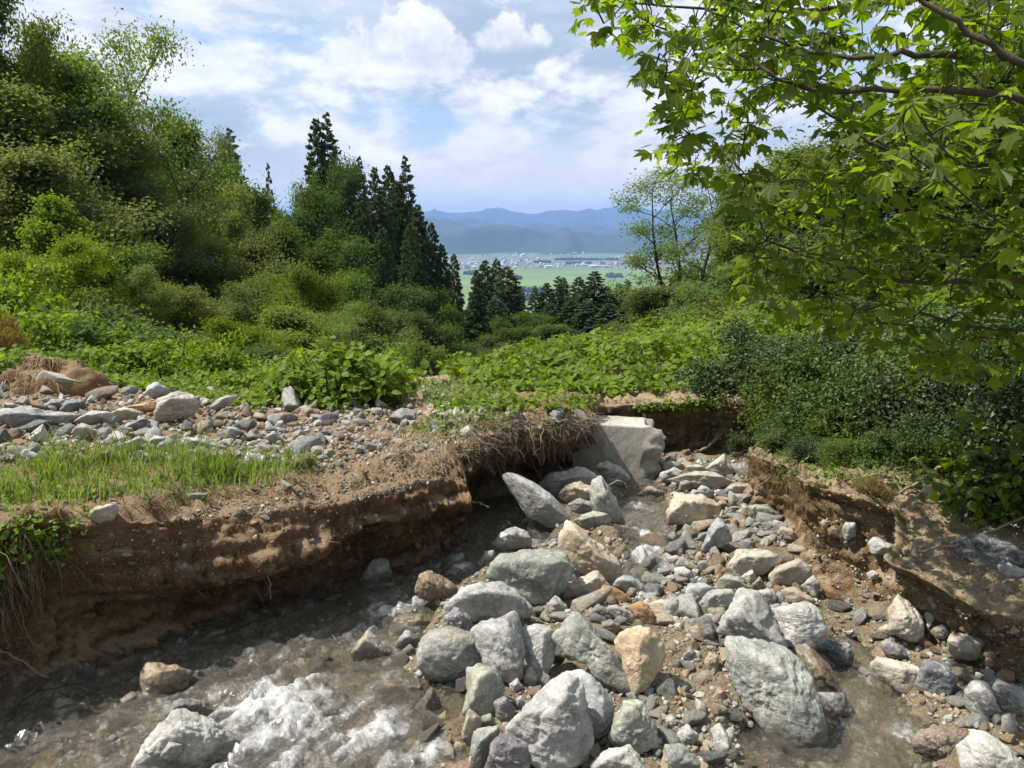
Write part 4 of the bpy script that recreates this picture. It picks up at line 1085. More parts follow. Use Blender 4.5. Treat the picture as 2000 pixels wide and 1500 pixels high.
xs = np.linspace(-16000, 16000, 33); ys = np.concatenate([[900], np.linspace(1100, 21000, 40)])
X, Y = np.meshgrid(xs, ys, indexing='ij')
obj('valley_plain', mesh('valley_plain', P3(X, Y, PLAIN).reshape(-1, 3), grid_faces(*X.shape), mp), label='flat green farmland of the valley plain', cat='farmland', kind='structure')

mm, tm, bm_ = new_mat('wooded_mountain')
pm = tm.node('ShaderNodeNewGeometry').outputs['Position']
tm.put(bm_.inputs['Base Color'], tm.ramp(tm.noise(pm, .004, 6, .65), [(.35, (.020, .036, .020)), (.65, (.036, .056, .028))]))
def ridge(dist, depth, prof, seed, relief, label):
    px, rows = np.array(prof).T
    x = np.linspace(-1.0 * dist, 1.0 * dist, 420)
    u = np.clip(1000 + F * x / dist, px[0] - 900, px[-1] + 900)
    # beyond the profile the range simply goes on
    row = np.interp(u, px, rows) - 6 * smooth(0, 600, np.maximum(px[0] - u, u - px[-1])) * np.sin(u * .013)
    crest = CAM_Z + dist * np.tan(np.arctan((750 - row) / F) - PITCH)
    crest = crest + relief * .16 * fbm(P3(x / dist * 40, x * 0), 4, seed)
    s = np.linspace(-1, 1, 90)
    X, S_ = np.meshgrid(x, s, indexing='ij')
    Y = dist + S_ * depth
    rise = np.clip(1 - np.abs(S_) ** 1.15, 0, 1)
    spur = ridged(P3(X / depth * 2.6, Y / depth * 1.6), 5, seed + 3, .55)
    Z = PLAIN - 25 + (crest[:, None] - PLAIN + 25) * rise + relief * spur * rise * (1 - rise) * 1.9
    return obj('mountain', mesh('mountain', P3(X, Y, Z).reshape(-1, 3), grid_faces(*X.shape), mm, True), label=label, cat='mountain range', kind='structure')
ridge(9400, 2300, [(600, 436), (760, 428), (835, 431), (905, 449), (968, 440), (1045, 452), (1115, 456), (1150, 466), (1213, 458), (1300, 452), (1500, 445)], 3, 190, 'nearest dark blue wooded ridge behind the town')
ridge(13200, 2300, [(600, 424), (828, 420), (870, 426), (915, 422), (975, 433), (1040, 436), (1115, 445), (1220, 447), (1320, 440), (1500, 436)], 13, 210, 'middle blue mountain ridge')
ridge(18000, 2900, [(600, 414), (760, 412), (828, 413), (884, 411), (940, 413), (968, 408), (1010, 417), (1055, 413), (1097, 409), (1157, 412), (1210, 404), (1255, 408), (1320, 412), (1500, 410)], 23, 280, 'farthest pale blue mountain range on the skyline')

def simple(name, col, rough=.7):
    m, t, b = new_mat(name)
    oi = t.node('ShaderNodeObjectInfo').outputs['Random']
    t.put(b.inputs['Base Color'], t.mix(oi, tuple(c * .7 for c in col), tuple(min(1, c * 1.15) for c in col))); b.inputs['Roughness'].default_value = rough
    return m
WALLS = simple('house_wall', (.5, .49, .46)); ROOFS = [simple('grey_roof', (.20, .21, .23)), simple('blue_roof', (.16, .22, .33)), simple('white_roof', (.62, .62, .61)), simple('brown_roof', (.25, .17, .13))]
def house(w, d, h, rh, roof):
    x, y = w / 2, d / 2
    v = np.array([[-x, -y, 0], [x, -y, 0], [x, y, 0], [-x, y, 0], [-x, -y, h], [x, -y, h], [x, y, h], [-x, y, h],
                  [-x * 1.08, -y * 1.12, h], [x * 1.08, -y * 1.12, h], [x * 1.08, y * 1.12, h], [-x * 1.08, y * 1.12, h], [-x * 1.08, 0, h + rh], [x * 1.08, 0, h + rh]])
    me = bpy.data.meshes.new('house')
    me.from_pydata(v.tolist(), [], [(0, 1, 5, 4), (1, 2, 6, 5), (2, 3, 7, 6), (3, 0, 4, 7), (8, 9, 13, 12), (10, 11, 12, 13), (9, 10, 13), (11, 8, 12), (8, 11, 10, 9)])
    me.materials.append(WALLS); me.materials.append(roof)
    me.polygons.foreach_set('material_index', [0, 0, 0, 0, 1, 1, 0, 0, 1]); return me
HOUSES = [house(12, 9, 6, 3, ROOFS[0]), house(14, 9, 6, 3, ROOFS[1]), house(16, 12, 7, 2, ROOFS[2]), house(11, 9, 6, 3, ROOFS[3]), house(34, 18, 9, 1.5, ROOFS[2]), house(26, 14, 14, 1, ROOFS[0])]
HOUSE_LOOK = ['tiny grey-roofed house in the distant valley town', 'tiny blue-roofed house in the distant valley town', 'tiny white-roofed building in the distant valley town', 'tiny brown-roofed house in the distant valley town', 'long white-roofed hall in the distant valley town', 'tall flat-roofed block in the distant valley town']
n_h = 0
while n_h < 270:
    px = rng.uniform(815, 1290); y = 4700 + 3300 * rng.random() ** 1.2
    x = (px - 1000) / F * y
    if fbm(np.array([[x * .0022, y * .0012, 0]]), 2, 5)[0] < -.18: continue
    k = rng.choice(6, p=[.27, .2, .2, .13, .13, .07])
    o = obj('house', HOUSES[k], loc=(x, y, PLAIN), label=HOUSE_LOOK[k], cat='house', group='houses of the distant town')
    o.rotation_euler = (0, 0, rng.choice([0, 1.57]) + rng.normal(.35, .12)); s = rng.uniform(1.0, 1.5); o.scale = (s, s, s * 1.1); n_h += 1
for i, (px, py, w, l) in enumerate([(1150, 519, 5, 'long low farm sheds beside the tree line on the plain'), (1165, 521, 4, 'pale shed right of the long farm sheds on the plain'), (1185, 517, 3, 'grey-roofed building at the right of the plain sheds')]):
    p = at_z(px, py, PLAIN); o = obj('farm_building', HOUSES[4], loc=p, label=l, cat='shed'); o.scale = (w * .55, 1.5, 1); o.rotation_euler = (0, 0, .1)

# ------------------------------------------------------------------ plants: prototypes
def limb(p0, d0, L, n=6, curve=.25, wander=.10, r_=rng):
    pts = [np.array(p0, float)]; d = np.array(d0, float); d /= np.linalg.norm(d)
    for i in range(n - 1):
        d = d + np.array([0, 0, curve / n]) + r_.normal(0, wander, 3); d /= np.linalg.norm(d)
        pts.append(pts[-1] + d * L / (n - 1))
    return np.array(pts)
def crown_leaves(tips, radii, per, size, tmpl, flat=.55, up=.8, r_=rng, squash=0):
    cs, ns = [], []
    for c, rc in zip(tips, radii):
        n = max(6, int(per * rc * rc))
        d = r_.normal(size=(n, 3)); d /= np.linalg.norm(d, axis=1, keepdims=True)
        d[:, 2] = np.abs(d[:, 2]) * np.where(r_.random(n) < .78, 1, -1)
        q = (d * (r_.random(n) ** .5)[:, None] * .6 + r_.normal(0, .42, (n, 3))) * rc * np.array([1, 1, flat])
        cs.append(c + q); ns.append(d * .7 + np.array([0, 0, up * .7]) + r_.normal(0, .5, (n, 3)))
    cs, ns = np.concatenate(cs), np.concatenate(ns)
    return leaves(cs, ns, size * r_.uniform(.7, 1.25, len(cs)), tmpl)
def broadleaf(seed, Ht, spread, limbs, leaf, size, per=210, fork=1, low=.28, rc=.085, flat=.62, bark=BARK, open_=False, tmpl=SPRAY):
    r_ = np.random.default_rng(seed)
    tub, rad_, tips, tr = [], [], [], []
    for k in range(fork):
        d = np.array([r_.normal(0, .10 if fork == 1 else .15), r_.normal(0, .10 if fork == 1 else .15), 1])
        tk = limb((r_.normal(0, .15) * (fork > 1), r_.normal(0, .15) * (fork > 1), -.3), d, Ht * (.80 if fork == 1 else .85), 6, .1, .07, r_)
        tub.append(tk); r0 = Ht * .020 / (fork ** .4); rad_.append(np.linspace(r0, r0 * .22, 6)); tips.append(tk[-1]); tr.append(r_.uniform(.8, 1.1))
        nl = limbs // fork
        for i in range(nl):
            t = low + (1 - low) * (i + r_.random()) / nl
            j = t * 5; a = int(min(4, j)); p0 = tk[a] + (tk[a + 1] - tk[a]) * (j - a)
            az = i * 2.4 + r_.uniform(0, 1) + k; el = r_.uniform(.15, .7) + .5 * t
            L = spread * (1.05 - .55 * t) * r_.uniform(.5, 1.3)
            lb_ = limb(p0, (math.cos(az) * math.cos(el), math.sin(az) * math.cos(el), math.sin(el)), L, 6, .25, .14, r_)
            tub.append(lb_); rl = r0 * .45 * (1 - .5 * t); rad_.append(np.linspace(rl, rl * .25, 6)); tips.append(lb_[-1]); tr.append(r_.uniform(.8, 1.2))
            for m_ in range(4 if open_ else 6):
                jj = r_.uniform(1.6, 4.8); a = int(jj); q0 = lb_[a] + (lb_[a + 1] - lb_[a]) * (jj - a)
                az2 = az + r_.choice([-1, 1]) * r_.uniform(.4, 1.2); el2 = el * .5 + r_.uniform(-.2, .5)
                sb = limb(q0, (math.cos(az2) * math.cos(el2), math.sin(az2) * math.cos(el2), math.sin(el2)), L * r_.uniform(.3, .55), 6, .2, .14, r_)
                tub.append(sb); rad_.append(np.linspace(rl * .4, rl * .12, 6)); tips.append(sb[-1]); tr.append(r_.uniform(.5, 1.3))
                if not open_: tips += [sb[3], sb[2] + r_.normal(0, .03 * Ht, 3)]; tr += [r_.uniform(.6, 1.0), r_.uniform(.5, .9)]
    off = np.mean(tips, 0) * [1, 1, 0]; tub = [t_ - off for t_ in tub]; tips = [t_ - off for t_ in tips]
    tv, tf = tubes(tub, rad_, 5)
    rad_c = np.array(tr) * Ht * rc
    cv, cf, va = crown_leaves(tips, rad_c, per / (Ht * rc) ** 2 * .9, size, tmpl, flat, r_=r_)
    return dict(trunk=mesh('trunk', tv, tf, bark, True), crown=mesh('crown', cv, cf, leaf, False, dict(var=va)),
                w=np.percentile(np.abs(cv[:, 0]), 97) * 2, h=np.percentile(cv[:, 2], 99.6))
def cedar(seed, Ht=20.0, w=5.2, n=150, gap=.0, pw=1.0, leaf=None):
    r_ = np.random.default_rng(seed)
    tub = [np.stack([np.zeros(6), np.zeros(6), np.linspace(-.5, Ht * .985, 6)], -1)]; rad_ = [np.linspace(.26, .02, 6)]
    cs, al, sz = [], [], []
    for k in range(n):
        f_ = (k + r_.random()) / n; h = Ht * (.10 + .88 * f_)
        L = (w / 2) * (1.0 - f_) ** pw * r_.uniform(.70, 1.12) + .05
        az = k * 2.4 + r_.uniform(-.5, .5); o_ = np.array([math.cos(az), math.sin(az), 0])
        t = np.linspace(0, 1, 6)
        pts = np.array([0, 0, h]) + o_ * (L * t)[:, None] + np.array([0, 0, 1]) * (-.38 * L * t * (1 - .65 * t) * (1 - f_ * .6))[:, None]
        tub.append(pts); rad_.append(np.linspace(.045, .01, 6) * (1.2 - f_))
        m_ = int(36 + 130 * (L / (w / 2)) * (1 - gap))
        tt = r_.random(m_) ** .55 * (1 - .15) + .15
        c_ = np.array([0, 0, h]) + o_ * (L * tt)[:, None] + np.array([0, 0, 1]) * (-.38 * L * tt * (1 - .65 * tt) * (1 - f_ * .6))[:, None]
        cs.append(c_ + r_.normal(0, .03 + .07 * L, (m_, 3)) * np.array([1, 1, .7])); al.append(o_ * .7 + r_.normal(0, .5, (m_, 3)) + np.array([0, 0, .15])); sz.append(r_.uniform(.40, .80, m_) * (1.05 - .72 * f_))
    cs, al, sz = map(np.concatenate, (cs, al, sz))
    nr = np.cross(al, r_.normal(size=al.shape)); nr[:, 2] = np.abs(nr[:, 2])
    cv, cf, va = leaves(cs, nr, sz, SPRAY, al)
    tv, tf = tubes(tub, rad_, 4)
    return dict(trunk=mesh('trunk', tv, tf, BARK_DARK, True), crown=mesh('crown', cv, cf, leaf or LEAF['cedar'], False, dict(var=va)), w=w, h=Ht)
def shrub(seed, leaf, size, n=26, per=230, flat=.6, tmpl=SPRAY, sprawl=1.0):
    """a bush about 2 m across and 1.5 m high"""
    r_ = np.random.default_rng(seed); tub, rad_, tips, tr = [], [], [], []
    for i in range(n):
        az = i * 2.4 + r_.uniform(-.4, .4); el = math.asin(r_.uniform(.1, 1)) ; L = r_.uniform(.75, 1.1)
        d = np.array([math.cos(az) * math.cos(el) * sprawl, math.sin(az) * math.cos(el) * sprawl, math.sin(el) * 1.25])
        s_ = limb((0, 0, -.1), d, L * np.linalg.norm(d), 6, -.15, .12, r_)
        tub.append(s_); rad_.append(np.linspace(.016, .003, 6)); tips += [s_[-1], s_[3] + r_.normal(0, .1, 3)]; tr += [r_.uniform(.26, .42), r_.uniform(.25, .38)]
    tv, tf = tubes(tub, rad_, 4)
    cv, cf, va = crown_leaves(tips, tr, per / .12, size, tmpl, flat, r_=r_)
    return dict(trunk=mesh('stems', tv, tf, BARK, True), crown=mesh('foliage', cv, cf, leaf, False, dict(var=va)), w=np.percentile(np.abs(cv[:, 0]), 97) * 2, h=np.percentile(cv[:, 2], 99.5))

PROTO = dict(
    b1=broadleaf(1, 10, 4.0, 11, LEAF['broad'], .16, low=.36), b2=broadleaf(2, 10, 4.4, 12, LEAF['broad'], .15, low=.2), b3=broadleaf(3, 10, 3.6, 10, LEAF['olive'], .15),
    d1=broadleaf(4, 10, 3.8, 12, LEAF['deep'], .16, low=.2), d2=broadleaf(5, 10, 4.2, 12, LEAF['deep'], .16, low=.15),
    open1=broadleaf(6, 10, 3.6, 12, LEAF['olive'], .13, per=210, rc=.085, flat=.5, open_=True), open2=broadleaf(8, 10, 3.3, 24, LEAF['olive'], .13, per=150, fork=3, rc=.075, flat=.5, open_=True, bark=BARK_DARK),
    lime1=broadleaf(9, 8, 3.8, 12, LEAF['lime'], .13, low=.12, flat=.6), kz1=broadleaf(10, 8, 3.6, 11, LEAF['kudzu'], .20, low=.10, tmpl=SPRAY), 
    c1=cedar(1, w=5.6, n=170, pw=.62), c2=cedar(2, w=5.2, n=130, gap=.25, pw=.68), c3=cedar(3, w=6.4, n=190, pw=.58), fir=cedar(4, Ht=14, w=6.5, n=60, gap=.1, pw=.9),
    s1=shrub(1, LEAF['broad'], .10), s2=shrub(2, LEAF['deep'], .10), s3=shrub(3, LEAF['lime'], .09), s4=shrub(4, LEAF['kudzu'], .13, per=130), s5=shrub(5, LEAF['olive'], .08), s6=shrub(6, LEAF['russet'], .07),
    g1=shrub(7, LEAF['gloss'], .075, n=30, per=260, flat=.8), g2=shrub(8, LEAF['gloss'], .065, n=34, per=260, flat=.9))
TREES = []
def plant(kind, px, top, depth, wpx, label, cat='tree', name=None, group=None, sink=0.0, hmin=.8, base=None):
    P = at(px, top, depth); pr_ = PROTO[kind]
    z0 = float(land(P[0], P[1])) - sink if base is None else base
    wm = wpx * np.linalg.norm(P - ORIGIN) / F; hgt = max(hmin, P[2] - z0)
    if kind[0] not in 'sg' and hgt < wm * 1.05: hgt = wm * 1.05; z0 = P[2] - hgt
    name = name or ('cedar_tree' if kind[0] == 'c' else 'fir_tree' if kind == 'fir' else 'shrub' if kind[0] in 'sg' else 'broadleaf_tree')
    e = obj(name, None, loc=(P[0], P[1], z0), label=label, cat=cat, group=group)
    e.rotation_euler = (0, 0, rng.uniform(0, 6.28)); sc = wm / pr_['w']; e.scale = (sc, sc, hgt / pr_['h'])
    e.empty_display_size = .2
    small = name == 'shrub'
    obj('stems' if small else 'trunk', pr_['trunk'], e); obj('foliage' if small else 'crown', pr_['crown'], e)
    TREES.append((e, px, top, depth)); return e

# ------------------------------------------------------------------ woods on the left slope, back to front
G1 = 'broadleaf trees on the left slope'
pl = plant
pl('c2', 447, 243, 76, 101, 'slim dark cedar alone on the skyline left of the twin cedars')
pl('fir', 522, 308, 80, 62, 'small tiered fir top peeking over the left woods')
pl('c1', 616, 222, 74, 116, 'left one of the tall twin cedars on the skyline')
pl('c2', 636, 211, 75, 120, 'right and taller one of the twin cedars on the skyline')
pl('c2', 700, 298, 74, 92, 'first cedar right of the twin cedars')
pl('c1', 731, 318, 72, 97, 'dark cedar second to the right of the twin cedars')
pl('c3', 757, 314, 75, 101, 'dark cedar third to the right of the twin cedars')
pl('c2', 791, 296, 72, 105, 'tall spiky cedar at the right end of the skyline row')
pl('c3', 775, 345, 68, 127, 'dark cedar in front of the spiky end cedar')
pl('c1', 815, 392, 70, 116, 'shorter cedar at the right shoulder of the cedar row')
pl('c3', 740, 372, 66, 133, 'broad dark cedar in front of the cedar row')
pl('d2', 662, 318, 68, 100, 'dark broadleaf tree between the twin cedars and the cedar row')
pl('d1', 625, 365, 58, 165, 'dark green broadleaf tree in front of the twin cedars')
pl('c3', 705, 375, 60, 105, 'dark wide cedar at the foot of the cedar row')
pl('c1', 842, 428, 74, 90, 'cedar at the right end of the left woods')
pl('c3', 680, 345, 66, 96, 'dark cedar between the twin cedars and the wide cedar')
pl('c1', 650, 300, 72, 90, 'cedar right behind the twin cedars')
pl('c3', 800, 430, 62, 96, 'dark cedar low in front of the spiky end cedar')
pl('c1', 886, 490, 84, 73, 'small cedar right of the left woods at the valley edge')
pl('c3', 862, 470, 70, 84, 'wide cedar just below the small valley-edge cedar')
pl('b2', 10, -40, 36, 250, 'tall tree in the top left corner of the picture')
pl('b1', 105, 110, 38, 250, 'large tree below the top left corner tree')
pl('open1', 195, 28, 42, 210, 'airy tall tree with open branches rising over the left slope')
pl('b1', 30, 170, 33, 260, 'broad tree at the left picture edge below the corner tree')
pl('b2', 250, 215, 46, 180, 'tree below the airy tall tree on the left skyline')
pl('open1', 175, 255, 38, 230, 'olive-green tree in the middle of the left slope mass')
pl('b1', 355, 235, 52, 170, 'tree with a rounded top left of the slim dark cedar')
pl('b2', 412, 262, 56, 130, 'tree just left of the slim dark cedar')
pl('open1', 345, 280, 43, 210, 'olive tree with dark forked trunk showing on the left slope')
pl('b2', 430, 365, 47, 190, 'tree below the slim dark cedar')
pl('b1', 500, 368, 58, 170, 'tree below the small fir top')
pl('b2', 565, 372, 64, 140, 'tree left of the dark tree before the twin cedars')
pl('b1', 60, 300, 29, 260, 'tree halfway up the left picture edge')
pl('d1', 235, 350, 36, 210, 'shaded tree behind the vine-covered tree')
pl('b2', 120, 330, 31, 200, 'tree above the vine-covered tree')
pl('kz1', 85, 388, 21, 220, 'bright vine-covered tree near the left picture edge')
pl('lime1', 105, 465, 18, 190, 'yellow-green small tree below the vine-covered tree')
pl('b1', 210, 435, 28, 170, 'rounded tree right of the vine-covered tree')
pl('open1', 290, 395, 36, 190, 'olive tree under the forked-trunk tree')
pl('b2', 405, 435, 38, 210, 'tree in the centre of the left slope')
pl('b1', 490, 460, 40, 170, 'tree right of the centre of the left slope')
pl('d2', 560, 440, 50, 170, 'darker tree below the dark tree before the twin cedars')
pl('d1', 650, 470, 52, 170, 'dark tree below the cedar row left part')
pl('c3', 745, 440, 56, 110, 'wide dark cedar below the cedar row right part')
pl('c1', 815, 500, 58, 100, 'dark cedar below the cedar row end')
pl('lime1', 592, 518, 30, 180, 'bright yellow-green rounded tree in the lower left woods')
pl('b3', 690, 535, 34, 160, 'grey-green rounded tree right of the yellow-green rounded tree')
pl('b1', 515, 535, 32, 150, 'tree left of the yellow-green rounded tree')
pl('lime1', 330, 545, 24, 210, 'yellowish low tree in the lower left woods')
pl('b2', 430, 560, 25, 200, 'low tree between the two yellowish trees')
pl('d2', 770, 560, 48, 150, 'dark low tree near the valley notch')
pl('d1', 840, 610, 44, 150, 'dark rounded bushy tree at the valley notch')
pl('b3', 750, 610, 34, 170, 'grey-green low tree left of the valley notch')
pl('open2', 665, 598, 18, 150, 'thin-stemmed open small tree above the kudzu bush', sink=.3)
pl('b1', 560, 600, 22, 190, 'low tree in front of the yellow-green rounded tree')
pl('b2', 250, 520, 22, 190, 'low tree right of the yellow-green small tree')
pl('lime1', 470, 620, 19, 200, 'lowest yellowish tree behind the gravel terrace')
pl('d1', 880, 565, 66, 110, 'dark tree at the left end of the valley cedars')
# valley conifers
for px, top, dep, w_, k, l in [(931, 522, 92, 40, 'c1', 'leftmost cedar of the valley group'), (947, 503, 94, 46, 'c3', 'second cedar of the valley left group'), (970, 501, 95, 44, 'c1', 'third cedar of the valley left group'),
        (990, 516, 88, 66, 'c3', 'broad dark cedar at the right of the valley left group'), (1018, 556, 90, 28, 'c2', 'thin cedar at the right end of the valley left group'), (931, 556, 64, 52, 'c1', 'near dark cedar standing over the valley notch'),
        (966, 580, 74, 70, 'c3', 'dark cedar in front of the valley left group'),
        (1045, 556, 100, 34, 'c2', 'leftmost cedar of the valley right group'), (1068, 549, 100, 46, 'c1', 'second cedar of the valley right group'), (1090, 536, 102, 44, 'c2', 'third cedar of the valley right group'), (1100, 538, 104, 40, 'c1', 'cedar touching the third of the valley right group'),
        (1131, 537, 98, 52, 'c3', 'middle cedar of the valley right group'), (1162, 526, 95, 64, 'c1', 'tallest cedar of the valley right group'), (1186, 556, 98, 46, 'c3', 'cedar right of the tallest valley cedar'), (1209, 551, 96, 40, 'c1', 'second cedar right of the tallest valley cedar'),
        (1226, 543, 98, 42, 'c2', 'rightmost cedar of the valley right group'), (1115, 580, 90, 56, 'c1', 'lower cedar in front of the valley right group'), (1148, 585, 88, 60, 'c3', 'lower middle cedar in front of the valley right group'), (1190, 590, 86, 60, 'c1', 'lower right cedar in front of the valley right group'), (1075, 588, 92, 56, 'c3', 'lower left cedar in front of the valley right group'),
        (1235, 580, 84, 60, 'c3', 'cedar half hidden by the airy tree on the right')]:
    pl(k, px, top, dep, w_ * 2.05, l)
pl('d2', 1022, 612, 52, 120, 'rounded dark bush-like tree in front of the valley cedars')
pl('b3', 1085, 635, 46, 110, 'low olive tree in front of the valley right group')
pl('d1', 975, 640, 50, 100, 'low dark tree over the valley notch')
# right side
pl('open2', 1335, 322, 42, 250, 'airy many-stemmed tree with fine leaves on the right slope')
pl('b2', 1450, 318, 33, 170, 'dense dark tree behind the airy tree on the right slope')
pl('olive1' if 'olive1' in PROTO else 'b3', 1290, 560, 34, 170, 'low olive tree at the foot of the airy tree')
pl('b3', 1420, 520, 28, 190, 'low olive tree right of the airy tree')
pl('b1', 1560, 285, 26, 230, 'dark tree behind the maple leaves')
pl('b2', 1720, 220, 21, 340, 'leafy tree deep behind the maple')
pl('d2', 1900, 120, 17, 420, 'dark leafy tree at right behind the maple')
pl('b1', 2090, 40, 14, 420, 'leafy tree at the right picture edge behind the maple')
pl('d1', 1640, 420, 17, 280, 'dark low tree behind the lower maple branches')
pl('d2', 1830, 430, 13, 330, 'dark bushy tree under the maple at right')
pl('d1', 2020, 420, 11.5, 330, 'dark bushy tree at the right picture edge')
# shrubs one can pick out
for k, px, top, dep, w_, l in [('s4', 25, 530, 15, 170, 'bright kudzu-covered shrub at the left picture edge'), ('s4', 70, 605, 12.5, 200, 'leafy kudzu shrub above the soil mound'), ('s2', 175, 590, 15, 190, 'dark shrub right of the leafy kudzu shrub'),
        ('s4', 205, 665, 12, 190, 'kudzu shrub right of the soil mound'), ('s1', 300, 640, 14, 190, 'green shrub left behind the gravel terrace'), ('s4', 330, 700, 11.6, 190, 'low kudzu shrub behind the tall tan-grey boulder'), ('s1', 425, 690, 13, 170, 'green shrub behind the gravel terrace middle'),
        ('s4', 430, 735, 11.2, 140, 'low kudzu patch left of the big kudzu bush'), ('s2', 520, 680, 16, 180, 'dark shrub behind the left end of the kudzu bush'), ('s5', 600, 690, 15, 170, 'olive shrub behind the kudzu bush'), ('s1', 745, 665, 18, 170, 'green shrub behind the right end of the kudzu bush'),
        ('s5', 805, 672, 16, 150, 'tall greyish shrub left of the gravel track'), ('s1', 835, 700, 14.5, 100, 'slim shrub at the left edge of the gravel track'),
        ('s6', 940, 695, 19, 90, 'reddish-tinged shrub right of the gravel track'), ('s2', 905, 712, 18, 80, 'small dark shrub beside the gravel track'), ('s4', 1015, 672, 22, 90, 'rounded bright shrub right of the reddish shrub'), ('s4', 1075, 662, 24, 140, 'kudzu mound below the low olive tree'),
        ('s5', 1150, 668, 24, 130, 'olive shrub left of the kudzu slope hollow'), ('s2', 1180, 690, 19, 110, 'dark shrub in the hollow of the kudzu slope'), ('s1', 1250, 650, 22, 150, 'green shrub on the kudzu slope below the airy tree'), ('s4', 1330, 620, 20, 180, 'kudzu shrub high on the right slope'),
        ('s5', 1420, 590, 17, 200, 'olive shrub high on the right slope'), ('s1', 1480, 610, 14, 200, 'green shrub above the glossy shrubs'),
        ('s6', 15, 665, 10.8, 70, 'brownish dry shrub on the soil mound at the left edge')]:
    pl(k, px, top, dep, w_, l, 'shrub')
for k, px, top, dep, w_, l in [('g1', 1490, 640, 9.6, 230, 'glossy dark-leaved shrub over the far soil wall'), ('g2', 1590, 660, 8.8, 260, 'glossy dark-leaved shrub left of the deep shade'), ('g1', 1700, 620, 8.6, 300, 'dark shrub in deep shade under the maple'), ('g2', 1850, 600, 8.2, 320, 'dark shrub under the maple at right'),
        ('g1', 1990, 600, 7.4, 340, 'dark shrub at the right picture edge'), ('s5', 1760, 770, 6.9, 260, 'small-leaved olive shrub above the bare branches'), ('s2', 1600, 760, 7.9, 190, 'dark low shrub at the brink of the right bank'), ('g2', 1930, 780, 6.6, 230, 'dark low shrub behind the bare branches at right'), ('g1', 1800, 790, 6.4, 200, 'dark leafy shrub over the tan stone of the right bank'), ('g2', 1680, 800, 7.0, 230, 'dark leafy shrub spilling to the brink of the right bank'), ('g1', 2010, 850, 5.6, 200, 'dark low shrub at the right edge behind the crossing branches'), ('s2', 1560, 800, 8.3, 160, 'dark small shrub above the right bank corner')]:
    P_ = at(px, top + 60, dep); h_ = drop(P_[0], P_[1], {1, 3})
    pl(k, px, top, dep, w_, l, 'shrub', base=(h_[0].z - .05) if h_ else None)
for k, px, py, wm_, hm_, l in [('g1', 1462, 862, .55, .40, 'small bush hanging over the right bank corner'), ('s2', 1525, 880, .55, .34, 'low plant at the brow between the far wall and the right bank'), ('g2', 1590, 905, .6, .40, 'low dark bush at the left end of the right bank top'), ('s5', 1665, 915, .65, .38, 'low olive bush at the brow of the right bank'), ('s2', 1735, 905, .6, .42, 'low dark green bush right of the olive brow bush'),
        ('g1', 1800, 895, .7, .5, 'dark bush behind the pale crossing branch'), ('s5', 1870, 915, .6, .42, 'olive bush above the dark bank-top boulder'), ('g2', 1950, 950, .7, .5, 'dark bush right above the dark bank-top boulder'), ('s2', 1640, 880, .8, .6, 'dark green bush in the second row of the right bank'), ('g1', 1550, 850, .8, .55, 'dark bush in the second row over the bank corner'), ('s6', 1700, 965, .35, .2, 'dry brown tuft at the right bank edge'), ('g1', 2120, 960, 1.6, 1.2, 'dark bush cut by the right picture edge behind the dark bank-top boulder')]:
    h_ = hit(px, py, {1}); p_ = h_[0]; q_ = project(np.array([p_.x, p_.y, p_.z + hm_ * .62]))
    pl(k, q_[0], q_[1], p_.y, wm_ * .7 * F / q_[2], l, 'shrub', base=p_.z - .04, hmin=.1)
# undergrowth that fills the slopes
SKYL = np.array([(-200, 40), (0, 60), (130, 110), (280, 250), (450, 330), (520, 400), (600, 400), (830, 470), (870, 540), (905, 600), (930, 640), (1000, 660), (1130, 670), (1200, 700), (1260, 640), (1300, 600), (1450, 440), (1600, 360), (2200, 200)], float)
k_n = 0
fill = []
for dep in np.geomspace(13, 100, 26):
    step_ = dep * .075
    for x in np.arange(-.78 * dep, .9 * dep, step_):
        xx, yy = x + rng.normal(0, step_ * .3), dep * rng.uniform(.96, 1.04)
        hh = rng.uniform(.05, .085) * dep if dep < 40 else rng.uniform(2.5, 5.5)
        z = float(land(xx, yy)); q = project(np.array([xx, yy, z + hh])); b_ = project(np.array([xx, yy, z]))
        if not (-120 < q[0] < 2120) or 840 < q[0] < 1240 and dep > 22 or dep < 36 and -.6 < xx < 8 and yy > 10: continue
        if -.13 * yy - 1.2 < xx < -.05 * yy: continue
        if q[1] < np.interp(q[0], SKYL[:, 0], SKYL[:, 1]) or q[1] > 760: continue
        if q[0] > 1500 and dep > 30: continue
        fill.append((q[0], q[1], yy, hh, z))
rng.shuffle(fill)
LABELLED = list(TREES)
for qx, qy, yy, hh, z in fill[:110]:
    kind = rng.choice(['s1', 's2', 's5', 's2', 's2', 's3', 's4'] if yy < 26 else ['s1', 's2', 's2', 's5', 's2'])
    look = dict(s1='green', s2='dark green', s5='olive', s3='yellow-green', s4='broad-leaved')[kind]
    near = min(LABELLED, key=lambda t: abs(t[1] - qx) + abs(t[2] + 60 - qy))
    side = ('right of' if qx > near[1] else 'left of') if abs(qx - near[1]) > abs(qy - near[2] - 60) else ('below' if qy > near[2] + 60 else 'behind')
    short = near[0]['label'].split(' at ')[0].split(' with ')[0].split(' on ')[0].split(' in ')[0].split(' behind ')[0].split(' under ')[0]
    e = pl(kind, qx, qy, yy, F * hh * 1.7 / yy, ' '.join(f'low {look} undergrowth bush {side} the {short}'.split()[:16]), 'shrub', group='undergrowth bushes on the wooded slopes')

